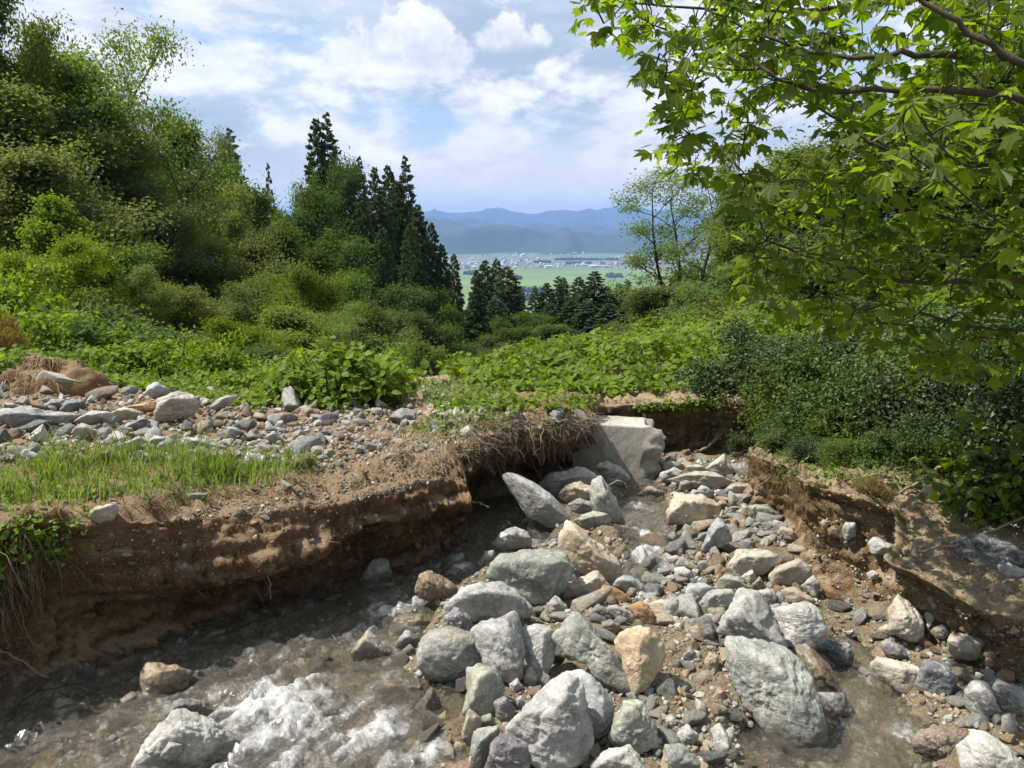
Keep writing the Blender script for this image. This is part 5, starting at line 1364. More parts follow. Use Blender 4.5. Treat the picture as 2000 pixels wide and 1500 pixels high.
# ------------------------------------------------------------------ kudzu mats, gravel track
def ground_at(x, y, which=frozenset({0, 1, 3})):
    h = drop(x, y, which); return h[0].z if h else float(land(x, y))
def trifoliate(p, nrm, size, along=None):
    """three leaflets on one stalk"""
    a, b, n = frames(nrm, along)
    cs = np.concatenate([p + a * (size * .25)[:, None], p + b * (size * .2)[:, None], p - b * (size * .2)[:, None]])
    al = np.concatenate([a, a * .25 + b, a * .25 - b])
    nn = np.concatenate([n, n + b * .3, n - b * .3]) + rng.normal(0, .18, (len(p) * 3, 3))
    return leaves(cs, nn, np.concatenate([size, size * .85, size * .85]), OVATE, al)
def track_x(y): return -.087 * y - .1
def mat_height(x, y, seed): return (.5 if seed == 43 else .75) * np.clip(.34 + .42 * fbm(P3(x, y) * .6, 3, seed) + .18 * fbm(P3(x, y) * 1.9, 2, seed + 3), .05, 1.0)
def kudzu_mat(name, x0, x1, y0, y1, n, ok, seed, label, size=.13, leaf='kudzu'):
    y = y0 + (y1 - y0) * rng.random(n) ** 1.25; x = x0 + (x1 - x0) * rng.random(n)
    k = ok(x, y); x, y = x[k], y[k]
    m = mat_height(x, y, seed)
    edge = 1.0
    f_ = 1 - .75 * rng.random(len(x)) ** 2.2
    g0 = land(x, y)
    nr_ = np.where(y < 12.5)[0]
    g0[nr_] = [ground_at(a_, b_) for a_, b_ in zip(x[nr_], y[nr_])]
    low_ = np.clip((y - y0) * .5 + .25, .25, 1)
    m = m * low_ * (1 - .6 * smooth(15, 22, y) * smooth(8, 5, x))
    p = P3(x, y, g0 + .04 + m * f_)
    e = .25
    gx_ = (mat_height(x + e, y, seed) - mat_height(x - e, y, seed)) / (2 * e); gy_ = (mat_height(x, y + e, seed) - mat_height(x, y - e, seed)) / (2 * e)
    nr = np.stack([-gx_, -gy_ - .25, np.ones(len(x))], -1) + rng.normal(0, .42, (len(x), 3))
    v, f2, va = trifoliate(p, nr, size * rng.uniform(.7, 1.25, len(x)) * (1 + .012 * (y - 10)))
    return obj(name, mesh(name, v, f2, LEAF[leaf], False, dict(var=va)), label=label, cat='kudzu', kind='stuff')
def edge_r(x, y): return (x > track_x(y) + .2 + .25 * fbm(P3(x * 0, y), 2, 4)) & (y > 8.8 + .25 * np.clip(.2 - x, 0, 9) + 1.1 * smooth(.9, 2.2, x) + .2 * fbm(P3(x, y * 0) * 1.5, 2, 7))
kudzu_mat('kudzu_leaves', -3, 13, 8.8, 34, 46000, edge_r, 41, 'bright green kudzu leaves covering the slope right of the track', .105)
def edge_l(x, y): return (x < track_x(y) - .5) & (y > 9.0 - .8 * smooth(-4.4, -2.8, x) + .5 * np.clip(x + 2.8, 0, 9) + .25 * fbm(P3(x, y * 0) * 1.2, 2, 9)) & (((x + 5.35) / 1.0) ** 2 + ((y - 8.7) / .7) ** 2 > 1) & (x > -.75 * y)
kudzu_mat('kudzu_leaves', -12, -1.2, 7.8, 13.5, 12500, edge_l, 43, 'kudzu and creeper leaves behind the gravel terrace at left', .085, 'kudzu')
ty = np.linspace(10.3, 34, 60); tx = np.linspace(-1, 1, 7)
TX, TY = np.meshgrid(tx, ty, indexing='ij')
half = .5 + .25 * smooth(14, 10, TY) - .012 * np.clip(TY - 15, 0, 30)
X_ = track_x(TY) + TX * half + .12 * fbm(P3(TX * 0, TY * .7), 2, 3)
Z_ = np.array([ground_at(a_, b_) for a_, b_ in zip(X_.ravel(), TY.ravel())]).reshape(X_.shape) + .05 + .03 * fbm(P3(X_, TY) * 3, 3, 5) - .12 * np.abs(TX) ** 3 - .16 * smooth(11.4, 10.3, TY)
obj('gravel_path', mesh('gravel_path', P3(X_, TY, Z_).reshape(-1, 3), grid_faces(*X_.shape), M_TRACK, True), label='pale gravel wash running down into the valley notch', cat='path', kind='structure')

# ------------------------------------------------------------------ the kudzu bush on the terrace
def leafy_bush(name, cx, cy, rx, ry, rz, n, size, leaf, label, cat, stems=40, single=240, shape=None, tri=True):
    gz_ = ground_at(cx, cy)
    base = np.array([cx, cy, gz_])
    e = obj(name, None, loc=base, label=label, cat=cat)
    az = rng.uniform(0, 2 * math.pi, n); el = np.arcsin(rng.random(n)); r = rng.random(n) ** .35
    lump = 1 + .30 * fbm(np.stack([np.cos(az) * 2.2, np.sin(az) * 2.2, el * 2], -1), 2, 17)
    d = np.stack([np.cos(az) * np.cos(el), np.sin(az) * np.cos(el), np.sin(el)], -1)
    p = d * (r * lump)[:, None] * np.array([rx, ry, rz]); p[:, 2] += .03
    nr = d * np.array([.5, .5, .4]) + np.array([0, -.15, .75]) + rng.normal(0, .42, (n, 3))
    s = size * rng.uniform(.65, 1.25, n)
    if tri:
        a, b, nn = frames(nr)
        cs = np.concatenate([p + a * (s * .25)[:, None], p + b * (s * .2)[:, None], p - b * (s * .2)[:, None]])
        al = np.concatenate([a, a * .25 + b, a * .25 - b]); ns = np.concatenate([nn, nn + b * .3, nn - b * .3]) + rng.normal(0, .2, (3 * n, 3)); ss = np.concatenate([s, s * .85, s * .85])
    else: cs, ns, ss, al = p, nr, s, rng.normal(size=p.shape) * np.array([1, 1, .4]) + d * .6
    emit_leaves(e, base, cs + base, ns, ss, al, [OVATE], leaf, single)
    az = rng.uniform(0, 6.28, stems); el = np.arcsin(rng.random(stems) ** .7)
    st = np.stack([limb((0, 0, -.05), (math.cos(a_) * math.cos(b_) * rx, math.sin(a_) * math.cos(b_) * ry, math.sin(b_) * rz + .1), 1.0 * max(rx, .5) * .9, 6, -.1, .1) for a_, b_ in zip(az, el)])
    tv, tf = tubes(st, np.linspace(.008, .003, 6), 4)
    obj('stems', mesh('stems', tv, tf, BARK, True), e)
    return e
LEAFMESH = {}
def leaf_object(e, base, tm_key, tmpl, leaf, c, n_, s, a_):
    if (tm_key, leaf.name) not in LEAFMESH:
        k = []
        for j in range(4): k.append(mesh('leaf', tmpl[0], np.array(tmpl[1]), leaf, False, dict(var=np.full(len(tmpl[0]), .15 + .23 * j))))
        LEAFMESH[tm_key, leaf.name] = k
    a, b, n = (q[0] for q in frames(n_[None], a_[None]))
    o = obj('leaf', LEAFMESH[tm_key, leaf.name][int(rng.integers(4))], e)
    m = Matrix(((a[0], b[0], n[0], 0), (a[1], b[1], n[1], 0), (a[2], b[2], n[2], 0), (0, 0, 0, 1)))
    o.matrix_basis = Matrix.Translation(Vector(c - base)) @ m @ Matrix.Scale(float(s), 4)
def emit_leaves(e, base, cs, ns, ss, al, tmpls, leaf, single, key='ovate'):
    """the leaves that show largest as parts of their own, the rest as one foliage part"""
    q = project(cs); vis = (q[:, 0] > 0) & (q[:, 0] < 2000) & (q[:, 1] > 0) & (q[:, 1] < 1500)
    order = np.argsort(np.where(vis, q[:, 2] / ss, 1e9))
    own, rest = order[:single], order[single:]
    tid = rng.integers(len(tmpls), size=len(cs))
    for i in own: leaf_object(e, base, f'{key}{tid[i]}', tmpls[tid[i]], leaf, cs[i], ns[i], ss[i], al[i])
    parts, vas = [], []
    for k, t in enumerate(tmpls):
        r_ = rest[tid[rest] == k]
        if len(r_):
            v, f_, va = leaves(cs[r_] - base, ns[r_], ss[r_], t, al[r_]); parts.append((v, f_)); vas.append(va)
    if parts:
        V, Fs = join(parts)
        o = obj('foliage', mesh('foliage', V, np.concatenate(Fs), leaf, False, dict(var=np.concatenate(vas))), e); o['kind'] = 'stuff'
c_ = np.array(hit(650, 800, {0})[0]) + [0, .45, 0]
leafy_bush('kudzu_bush', c_[0], c_[1], .95, .5, .60, 640, .12, LEAF['kudzu'], 'bright broad-leaved kudzu bush standing on the gravel terrace', 'bush', single=260)
c_ = at(1925, 800, 4.9)
leafy_bush('kudzu_vine', c_[0] + .25, c_[1], .62, .45, .62, 200, .085, LEAF['maple'], 'sunlit yellow-green vine at the right picture edge under the maple', 'vine', stems=16, single=150)

# ------------------------------------------------------------------ the maple
mbase = np.array([4.4, 4.3, ground_at(4.4, 4.3) - .05])
maple = obj('maple_tree', None, loc=mbase, label='maple tree reaching in from the right with sunlit lobed leaves', cat='tree')
def branch(pts, r0, r1, name='branch'):
    p = np.array([at(x, y, d) if d < 50 else (x, y, d) for x, y, d in pts]) if not isinstance(pts, np.ndarray) else pts
    t = np.linspace(0, 1, len(p)); tt = np.linspace(0, 1, 22)
    q = np.stack([np.interp(tt, t, p[:, j]) for j in range(3)], -1)
    for _ in range(3): q[1:-1] = (q[:-2] + q[1:-1] + q[2:]) / 3
    q[1:-1] += rng.normal(0, .006, q[1:-1].shape)
    v, f_ = tubes([q - mbase], [np.linspace(r0, r1, 22) * (1 if name == 'trunk' else .75)], 8)
    obj(name, mesh(name, v, f_, BARK, True), maple)
    return q
trunk_pts = np.array([mbase, mbase + [-.05, 0, .9], mbase + [-.15, .05, 1.9], mbase + [-.35, .0, 2.9], mbase + [-.6, -.1, 3.9], mbase + [-.8, -.1, 5.0]])
branch(trunk_pts, .13, .05, 'trunk')
tp1, tp2, tp3, tp4 = trunk_pts[1], trunk_pts[2], trunk_pts[3], trunk_pts[4]
def from_trunk(t0, pts): return np.array([t0] + [at(*p) for p in pts])
BR = [branch(from_trunk(tp3, [(2060, 105, 3.6), (1990, 122, 3.55), (1850, 104, 3.5), (1775, 101, 3.5), (1700, 118, 3.55), (1600, 112, 3.6), (1465, 64, 3.7), (1380, 20, 3.8)]), .030, .006),
      branch(from_trunk(tp2, [(2060, 205, 3.4), (1990, 190, 3.4), (1850, 174, 3.4), (1700, 179, 3.45), (1570, 180, 3.5), (1500, 145, 3.6), (1440, 105, 3.7)]), .028, .006),
      branch(from_trunk(tp4, [(2050, 150, 3.2), (1990, 122, 3.2), (1900, 66, 3.25), (1800, 2, 3.3), (1740, -60, 3.3)]), .026, .010),
      branch(from_trunk(tp1, [(2060, 548, 3.7), (1960, 548, 3.7), (1850, 555, 3.75), (1740, 550, 3.8), (1560, 500, 3.9), (1500, 470, 4.0)]), .024, .005),
      branch(from_trunk(tp2, [(2060, 330, 4.0), (1850, 320, 4.1), (1720, 300, 4.2), (1655, 245, 4.3), (1560, 180, 4.3), (1440, 130, 4.3)]), .024, .005),
      branch(from_trunk(tp1, [(2060, 470, 4.4), (1900, 440, 4.5), (1760, 400, 4.6), (1600, 420, 4.6), (1480, 400, 4.6)]), .022, .005),
      branch(from_trunk(tp4, [(2050, 20, 4.2), (1850, -10, 4.3), (1650, 20, 4.4), (1450, 20, 4.4), (1280, 10, 4.4), (1150, 0, 4.4)]), .026, .004),
      branch(from_trunk(tp1, [(2060, 650, 4.3), (1900, 640, 4.3), (1750, 600, 4.4), (1620, 580, 4.4)]), .018, .004)]
branch(np.array([at(1658, 250, 3.6), at(1640, 300, 3.6), at(1600, 350, 3.6), at(1580, 400, 3.6), at(1566, 462, 3.6)]), .006, .003, 'twig')
branch(np.array([at(1930, -30, 3.0), at(1926, 40, 3.0), at(1930, 100, 3.0), at(1915, 165, 3.02)]), .006, .004, 'twig')
branch(np.array([at(1655, 255, 3.6), at(1690, 300, 3.6), at(1730, 315, 3.6), at(1800, 310, 3.7)]), .008, .003, 'twig')
branch(np.array([at(1905, 640, 3.9), at(1908, 700, 3.9), at(1915, 760, 3.95), at(1925, 830, 4.0)]), .006, .005, 'twig')
spine = np.concatenate(BR)
POLY_A = [(1110, -40), (1150, 10), (1185, 95), (1240, 70), (1262, 150), (1300, 195), (1292, 265), (1300, 335), (1345, 350), (1420, 300), (1500, 255), (1640, 220), (1700, 320), (2500, 420), (2500, -60)]
POLY_B = [(1430, 340), (1560, 320), (1700, 250), (2450, 300), (2450, 780), (1930, 740), (1800, 720), (1700, 660), (1600, 640), (1500, 590), (1430, 530), (1450, 450)]
POLY_C = [(1680, 200), (2060, 180), (2060, 480), (1860, 470), (1700, 380)]
cl = []
for poly, n, d0, d1 in ((POLY_A, 680, 3.3, 5.2), (POLY_B, 560, 3.3, 5.6), (POLY_C, 14, 2.4, 3.0)):
    q = in_poly(poly, n); dd = rng.uniform(d0, d1, n)
    k = (np.hypot((q[:, 0] - 1575) / 75, (q[:, 1] - 262) / 50) > 1) & (np.hypot((q[:, 0] - 1375) / 60, (q[:, 1] - 380) / 30) > 1)
    cl.append(at(q[k, 0], q[k, 1], dd[k]))
cl = np.concatenate(cl)
cl = cl[np.argsort([np.linalg.norm(spine - c, axis=1).min() for c in cl])]
nodes = spine.copy()                                     # every sprig grows from the nearest wood already there
tw_, cs, ns, ss, al = [], [], [], [], []
for c in cl:
    j = np.argmin(np.linalg.norm(nodes - c, axis=1)); s0 = nodes[j]; nodes = np.vstack([nodes, c])
    out = c - s0; L = np.linalg.norm(out) + 1e-6
    mid = (s0 + c) / 2 + np.array([0, 0, .12 * L]) + rng.normal(0, .04, 3)
    t = np.linspace(0, 1, 6)[:, None]
    tw_.append(s0 * (1 - t) ** 2 + 2 * mid * t * (1 - t) + c * t * t)
    o_ = out / L
    m = int(rng.integers(4, 8))
    ang_ = rng.uniform(0, 6.28) + np.arange(m) * 2.4
    dirs = np.stack([np.cos(ang_), np.sin(ang_), np.full(m, -.15)], -1) + o_ * .5 + rng.normal(0, .2, (m, 3))
    dirs /= np.linalg.norm(dirs, axis=1, keepdims=True)
    cs.append(c + dirs * rng.uniform(.03, .10, m)[:, None] + rng.normal(0, .025, (m, 3)))
    ns.append(np.array([0, -.05, .8]) + rng.normal(0, .34, (m, 3)) + dirs * .35); ss.append(rng.uniform(.065, .135, m)); al.append(dirs + np.array([0, 0, -.55]))
cs, ns, ss, al = map(np.concatenate, (cs, ns, ss, al))
tv, tf = tubes(np.array(tw_) - mbase, np.linspace(.0045, .0018, 6), 4)
obj('twigs', mesh('twigs', tv, tf, BARK_DARK, True), maple)['kind'] = 'stuff'
q = project(cs); keep = ~((q[:, 0] < 1106) | (q[:, 2] < 2.0))
emit_leaves(maple, mbase, cs[keep], ns[keep], ss[keep], al[keep], [maple_leaf(s) for s in (1, 2, 3, 4, 5)], LEAF['maple'], 300, 'maple')

# ------------------------------------------------------------------ grass, weeds, roots, dry stalks
def blades(name, poly, n, h0, h1, w0, leaf, label, cat='grass', which=frozenset({0}), lean=(0, 0, 0), droop=.5):
    p, nn = scatter(poly, n, which); n = len(p)
    az = rng.uniform(0, 6.28, n); h = rng.uniform(h0, h1, n) * (.6 + .5 * (fbm(p * 2.5, 2, 3) + .5))
    h = np.maximum(h, h0 * .5) * (.5 + .5 * smooth(-.45, .1, fbm(p * 1.7, 2, 9)))
    d = np.stack([np.cos(az), np.sin(az), np.zeros(n)], -1) * rng.uniform(.15, droop, n)[:, None] + np.array(lean)
    t = np.array([0, .4, .75, 1.0])
    c = p[:, None] - np.array([0, 0, .01]) + h[:, None, None] * (np.array([0, 0, 1]) * (t - .22 * t ** 3)[None, :, None] + d[:, None] * (t ** 2)[None, :, None])
    side = np.stack([-np.sin(az), np.cos(az), np.zeros(n)], -1) + rng.normal(0, .5, (n, 3)) * np.array([1, 1, 0]); side /= np.linalg.norm(side, axis=1, keepdims=True)
    w = (w0 * rng.uniform(.6, 1.3, n))[:, None] * np.array([.8, 1, .6, .05])
    v = np.stack([c - side[:, None] * w[..., None], c + side[:, None] * w[..., None]], 2)
    i = np.arange(n * 8).reshape(n, 4, 2)
    f_ = np.stack([i[:, :-1, 0], i[:, :-1, 1], i[:, 1:, 1], i[:, 1:, 0]], -1).reshape(-1, 4)
    return obj(name, mesh(name, v.reshape(-1, 3), f_, leaf, True, dict(var=np.repeat(rng.random(n), 8))), label=label, cat=cat, kind='stuff')
blades('grass', [(-520, 960), (-20, 890), (120, 880), (330, 880), (640, 893), (620, 915), (520, 945), (400, 960), (240, 970), (-20, 985), (-520, 1120)], 9000, .06, .15, .0035, LEAF['grass'], 'fresh green grass strip along the edge of the gravel terrace')
blades('grass', [(-20, 870), (330, 868), (680, 885), (700, 915), (560, 960), (420, 985), (240, 1000), (-20, 1010)], 700, .12, .34, .003, LEAF['grass'], 'scattered taller grass stalks around the grass strip', droop=.7)
blades('grass', [(770, 835), (900, 805), (1000, 812), (1080, 805), (1120, 815), (960, 850), (800, 870)], 420, .05, .16, .003, LEAF['grass'], 'sparse green grass on the root-hung bank')
blades('grass', [(815, 745), (960, 755), (1000, 790), (840, 800)], 500, .08, .22, .004, LEAF['grass'], 'tufts of grass at the head of the gravel wash', which=frozenset({0, 3}))
blades('dry_grass', [(240, 955), (400, 955), (540, 935), (640, 905), (660, 930), (520, 975), (300, 1000)], 900, .06, .16, .002, LEAF['dry'], 'matted dry grass under the green grass strip', 'dry grass', lean=(.1, -.5, -.4), droop=1.2)
blades('dry_grass', [(700, 850), (850, 850), (1000, 820), (1150, 815), (1150, 850), (1000, 865), (900, 900), (850, 930), (760, 900)], 1500, .10, .32, .0022, LEAF['dry'], 'matted dry stalks on the root-hung bank', 'dry grass', lean=(.1, -.6, -.45), droop=1.5)
def weeds(name, poly, n, size, leaf, label, which, up=.10, hang=0.0):
    p, nn = scatter(poly, n, which); n = len(p)
    q = p + nn * (rng.random(n) ** 1.5 * up)[:, None] + np.array([0, -.4, -1]) * (rng.random(n) * hang)[:, None]
    nr = np.array([0, -.2, .7]) + rng.normal(0, .5, (n, 3))
    v, f_, va = leaves(q, nr, size * rng.uniform(.6, 1.3, n), OVATE)
    return obj(name, mesh(name, v, f_, leaf, False, dict(var=va)), label=label, cat='weeds', kind='stuff')
weeds('weeds', [(-520, 1010), (-20, 930), (120, 940), (230, 960), (200, 1000), (120, 1060), (60, 1110), (-20, 1120), (-520, 1300)], 4600, .034, LEAF['weed'], 'leafy green weeds hanging over the left bank', {0}, .10, .10)
weeds('weeds', [(860, 800), (1000, 795), (1000, 830), (880, 850), (800, 850)], 420, .04, LEAF['weed'], 'small green weeds on top of the root-hung bank', {0}, .08)
blades('dry_grass', [(1470, 880), (1600, 930), (1780, 985), (2000, 1010), (2400, 1060), (2400, 1000), (2000, 960), (1700, 900), (1500, 860)], 900, .05, .2, .0025, LEAF['dry'], 'dead stalks and litter strewn on the right bank top', 'dry grass', which=frozenset({1}), lean=(-.2, -.5, -.5), droop=1.6)
weeds('leaf_litter', [(1590, 950), (1780, 990), (2000, 1020), (2300, 1060), (2300, 1250), (2000, 1190), (1780, 1110)], 900, .022, LEAF['dry'], 'dry leaf litter on the bare shelf of the right bank', {1}, .012)
weeds('weeds', [(1440, 850), (1560, 850), (1800, 880), (2000, 920), (2600, 980), (2600, 1090), (2000, 985), (1800, 960), (1600, 935), (1460, 890)], 2600, .035, LEAF['olive'], 'small plants and leaf litter on top of the right bank', {1}, .10)
weeds('weeds', [(815, 745), (900, 740), (1000, 765), (1000, 800), (840, 805)], 700, .05, LEAF['weed'], 'low green plants on the sandy patch before the valley notch', {0, 3}, .07)
weeds('weeds', [(1500, 880), (1600, 890), (1720, 900), (1700, 950), (1580, 945), (1520, 930)], 420, .034, LEAF['weed'], 'small sunlit weeds at the brink of the right bank', {1}, .10, .06)
weeds('weeds', [(1230, 790), (1420, 775), (1420, 795), (1240, 800)], 420, .05, LEAF['weed'], 'low weeds on top of the far soil wall', {1}, .08)
weeds('weeds', [(850, 780), (1180, 775), (1200, 798), (860, 808)], 700, .06, LEAF['kudzu'], 'creeping leaves behind the root-hung bank', {0}, .10)

def hanging(name, starts, L0, L1, r0, leaf, label, out=(0, -.25, 0), wild=.05, cat='roots'):
    n = len(starts); k = 8; pth = np.zeros((n, k, 3)); pth[:, 0] = starts
    L = rng.uniform(L0, L1, n) / (k - 1)
    d = np.array(out) + rng.normal(0, .5, (n, 3)); d[:, 2] = rng.uniform(-.4, .4, n)
    for i in range(1, k):
        d = d * .72 + np.array([0, 0, -.42]) + rng.normal(0, wild * 4, (n, 3))
        pth[:, i] = pth[:, i - 1] + d / np.linalg.norm(d, axis=1, keepdims=True) * L[:, None]
    r = rng.uniform(.5, 1.6, n)[:, None] * r0 * np.linspace(1, .35, k)
    v, f_ = tubes(pth, r, 3)
    return obj(name, mesh(name, v, f_, leaf, True, dict(var=np.repeat(rng.random(n), k * 3))), label=label, cat=cat, kind='stuff')
def edge_points(G, i0, i1, j0, j1, n):
    i = rng.integers(i0, i1, n); j = rng.integers(j0, j1, n); return G[i, j] + rng.normal(0, .015, (n, 3))
def sec(G, px, row=44):                                  # section index whose brow is seen at px
    return int(np.argmin(np.abs(project(G[:, row])[:, 0] - px)))
s_a, s_b = sec(lbG[200:], 925) + 200, len(lbG) - 1
hanging('root_tangle', edge_points(lbG, s_a, s_b, 26, 54, 1000), .06, .46, .0024, LEAF['root'], 'mat of hanging roots under the brow of the washed-out left bank', wild=.14)
hanging('root_tangle', edge_points(lbG, s_a, s_b, 36, 62, 420), .12, .45, .0028, LEAF['dry'], 'pale dead stalks trailing over the washed-out bank', (0, -.5, .1), .15)
hanging('root_tangle', edge_points(lbG, sec(lbG[:200], -40), sec(lbG[:200], 90), 28, 48, 200), .12, .5, .003, LEAF['root'], 'brown roots hanging down the left bank at the picture edge', (.1, -.4, 0), .06)
hanging('root_tangle', edge_points(lbG, sec(lbG[:220], 90), sec(lbG[:220], 860), 14, 46, 120), .06, .25, .0018, LEAF['root'], 'thin single roots poking out of the left bank face', (.1, -.5, 0), .09)
r_a, r_b = sec(rbG, 1470), sec(rbG, 1585)
hanging('root_tangle', edge_points(rbG, min(r_a, r_b), max(r_a, r_b), 28, 52, 420), .10, .36, .0022, LEAF['root'], 'roots hanging from the right bank corner', (-.4, -.2, 0), .07)
hanging('root_tangle', edge_points(rbG, 90, 190, 32, 52, 260), .08, .30, .002, LEAF['root'], 'fine roots hanging from the brow of the far soil wall', (-.1, -.4, 0), .06)
# single roots and branches one can point at
def stick(pts, r0, r1, label, name='branch', mat=STICK, cat='branch', twigs=0):
    p = np.array([at(*q_) if q_[2] > 0 else np.array(hit(q_[0], q_[1])[0]) + [0, q_[2], -q_[2] * .5] for q_ in pts]); t = np.linspace(0, 1, len(p)); tt = np.linspace(0, 1, 20)
    q_ = np.stack([np.interp(tt, t, p[:, j]) for j in range(3)], -1)
    for _ in range(2): q_[1:-1] = (q_[:-2] + q_[1:-1] + q_[2:]) / 3
    q_[1:-1] += rng.normal(0, .004, (18, 3))
    ps, rs = [q_], [np.linspace(r0, r1, 20)]
    for k in range(twigs):
        i = int(rng.integers(5, 18)); d = q_[i] - q_[i - 1]; d /= np.linalg.norm(d)
        b_ = limb(q_[i], d * .6 + rng.normal(0, .5, 3), rng.uniform(.1, .35), 20, .05, .06); ps.append(b_); rs.append(np.linspace(r1 * 1.1, r1 * .35, 20))
    v, f_ = tubes(ps, rs, 6); b0 = q_[0]
    return obj(name, mesh(name, v - b0, f_, mat, True), loc=b0, label=label, cat=cat)
stick([(1715, 855, -.25), (1790, 905, -.25), (1880, 945, -.3), (2020, 1000, -.35)], .012, .022, 'long bare branch lying down over the right bank shrubs', twigs=6)
stick([(1755, 965, -.04), (1800, 925, -.2), (1850, 890, -.5), (1885, 860, -.8)], .010, .016, 'pale bare branch crossing the long branch on the right bank', twigs=3)
stick([(1785, 1078, -.05), (1850, 1062, -.15), (1930, 1025, -.25), (2020, 995, -.3)], .006, .009, 'curved twig sticking out over the right bank top', name='twig', cat='twig')
stick([(1880, 865, -.5), (1930, 930, -.3), (2010, 970, -.3)], .008, .012, 'bare branch at the right edge under the shrubs', twigs=5)
stick([(1590, 865, -.1), (1640, 835, -.8), (1670, 875, -.2), (1690, 895, -.05)], .004, .005, 'thin arching bare stem at the brink of the right bank', name='twig', cat='twig', twigs=3)
stick([(1345, 890, 8.9), (1385, 872, 8.95), (1412, 845, 9.1)], .022, .010, 'pale forked root leaning against the far soil wall', name='root', cat='root', twigs=2)
stick([(1410, 720, 9.9), (1372, 885, 9.0), (1395, 800, 9.25)][1:], .02, .012, 'dark root on the far soil wall', name='root', cat='root', mat=BARK)
stick([(1310, 800, 9.6), (1350, 782, 9.7), (1385, 772, 9.9)], .010, .006, 'pale stick lying on the brow of the far soil wall', twigs=2)
stick([(1440, 985, 6.5), (1480, 950, 6.5), (1530, 915, 6.6)], .006, .004, 'thin dead stick slanting up to the right bank corner', name='twig', cat='twig')
stick([(1455, 895, 7.2), (1500, 925, 7.0), (1560, 935, 6.8)], .005, .004, 'thin pale stem arching from the right bank corner', name='twig', cat='twig')
stick([(1345, 1195, 4.75), (1400, 1200, 4.7), (1480, 1230, 4.55), (1545, 1275, 4.45)], .006, .003, 'thin dark root lying across the long boulder', name='root', cat='root', mat=BARK, twigs=3)
stick([(1170, 940, 6.75), (1190, 1000, 6.6), (1197, 1040, 6.5)], .006, .006, 'bent dark root hanging beside the grey-green slab', name='root', cat='root', mat=BARK)
stick([(1190, 948, 7.0), (1205, 938, 7.0), (1222, 945, 7.0), (1224, 955, 7.0)], .007, .006, 'pale looped root over the water below the concrete', name='root', cat='root')
stick([(922, 980, 5.9), (940, 984, 5.8), (955, 990, 5.75)], .005, .003, 'short pale root tip at the left bank corner', name='root', cat='root')
stick([(0, 1268, 4.0), (40, 1290, 4.0), (70, 1310, 3.98), (95, 1322, 3.95)], .006, .004, 'pale root hanging at the foot of the left bank', name='root', cat='root')
stick([(285, 1110, 4.32), (292, 1135, 4.28), (306, 1140, 4.25)], .008, .007, 'short thick broken root in the left bank', name='root', cat='root')
stick([(490, 1085, 4.6), (518, 1110, 4.52), (528, 1140, 4.5), (528, 1170, 4.5)], .005, .003, 'thin root trailing down the left bank face', name='root', cat='root')
stick([(175, 1050, 4.25), (178, 1080, 4.2), (205, 1085, 4.15), (218, 1075, 4.15)], .004, .003, 'hooked root loop in the upper left bank', name='root', cat='root')
stick([(10, 1430, 3.6), (35, 1370, 3.65), (80, 1345, 3.7), (160, 1330, 3.8)], .014, .008, 'dead driftwood branch at the lower left foot of the bank', name='driftwood', cat='driftwood', mat=BARK, twigs=3)
stick([(890, 742, 15), (905, 738, 15)], .03, .03, 'short log beside the gravel wash', name='log', cat='log')

# soil mound with root mat at far left
mx, my = -5.35, 8.75
a_, b_ = np.meshgrid(np.linspace(0, 2 * math.pi, 64), np.linspace(0, 1, 24), indexing='ij')
rx, ry = .72, .5
X_, Y_ = mx + rx * b_ * np.cos(a_), my + ry * b_ * np.sin(a_)
Z_ = ground_at(mx, my) - .1 + .38 * np.sqrt(np.clip(1 - b_ ** 2.4, 0, 1)) + .09 * fbm(P3(X_, Y_) * 5, 5, 2)
v = P3(X_, Y_, Z_); bs = np.array([mx, my, ground_at(mx, my) - .1])
obj('soil_mound', mesh('soil_mound', v.reshape(-1, 3) - bs, grid_faces(*X_.shape), M_SOIL, True), loc=bs, label='brown soil mound with root mat over the concrete slab at far left', cat='soil mound')
hanging('root_tangle', v.reshape(-1, 3)[rng.integers(0, 64 * 20, 900)], .1, .4, .005, LEAF['dry'], 'dry root mat on the soil mound at far left', (0, -.4, 0), .06)

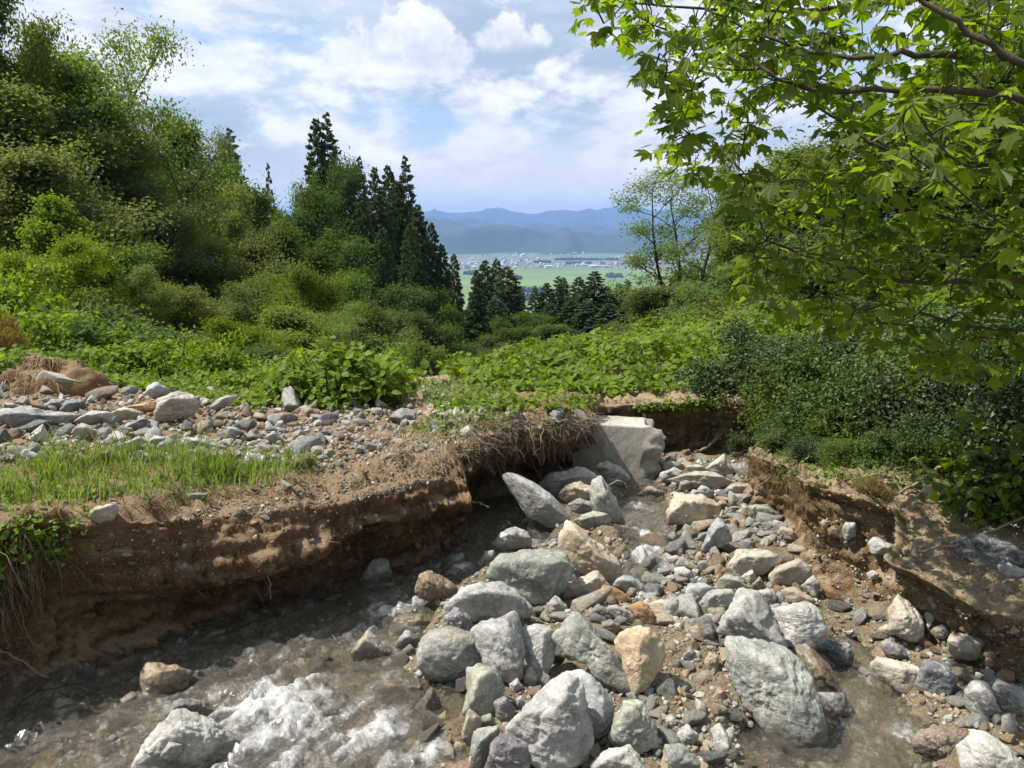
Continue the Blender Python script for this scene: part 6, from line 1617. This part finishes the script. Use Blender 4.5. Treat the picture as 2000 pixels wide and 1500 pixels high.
# far trees on the plain: dark groves
mdg, tdg, bdg = new_mat('distant_grove'); bdg.inputs['Base Color'].default_value = (.03, .048, .022, 1)
for px, py, w_, l in [(1145, 508, 60, 'dark grove left of the far town middle'), (1010, 545, 7, 'small dark grove standing alone on the green fields'), (1040, 570, 22, 'dark tree belt at the near edge of the fields'), (1200, 541, 14, 'dark grove at the right of the fields'), (918, 536, 10, 'little grove left on the green fields'), (1130, 516, 24, 'low tree line beside the farm sheds'), (1060, 513, 16, 'tree line left of the farm sheds'), (1060, 578, 16, 'second dark tree belt at the near edge of the fields'), (1025, 585, 30, 'nearest dark wood below the fields')]:
    p = at_z(px, py, PLAIN); wm = w_ * p[1] / F * 1.0
    n = int(np.clip(w_ * 5, 30, 160)); parts = []
    tv, tf = ico(2)
    cs_ = np.stack([rng.uniform(-wm, wm, n), rng.normal(0, 25, n), np.full(n, 5.0)], -1)
    sz_ = rng.uniform(5, 10, n); hh_ = rng.uniform(.9, 1.6, n)
    v = cs_[:, None] + tv[None] * sz_[:, None, None] * np.stack([np.ones(n), np.ones(n), hh_], -1)[:, None] * (1 + .25 * rng.normal(size=(n, len(tv), 1)))
    f_ = (np.arange(n) * len(tv))[:, None, None] + tf[None]
    obj('grove', mesh('grove', v.reshape(-1, 3), f_.reshape(-1, 3), mdg), loc=p, label=l, cat='grove', kind='stuff')

# ------------------------------------------------------------------ haze: one even body of air
hz = bpy.data.materials.new('haze'); hz.use_nodes = True
ht = NT(hz.node_tree); ht.n.remove(ht.n['Principled BSDF'])
pv = ht.node('ShaderNodeVolumePrincipled', Color=(.31, .53, 1.0), Density=7.4e-5, Anisotropy=.15)
ht.l.new(pv.outputs[0], ht.n['Material Output'].inputs['Volume'])
x0, x1, y0, y1, z0, z1 = -22000, 22000, -3000, 21600, -330, 540
v = np.array([[x0, y0, z0], [x1, y0, z0], [x1, y1, z0], [x0, y1, z0], [x0, y0, z1], [x1, y0, z1], [x1, y1, z1], [x0, y1, z1]])
obj('haze', mesh('haze', v, np.array([[0, 3, 2, 1], [4, 5, 6, 7], [0, 1, 5, 4], [1, 2, 6, 5], [2, 3, 7, 6], [3, 0, 4, 7]]), hz), label='thin blue summer haze filling the valley air', cat='haze', kind='stuff')
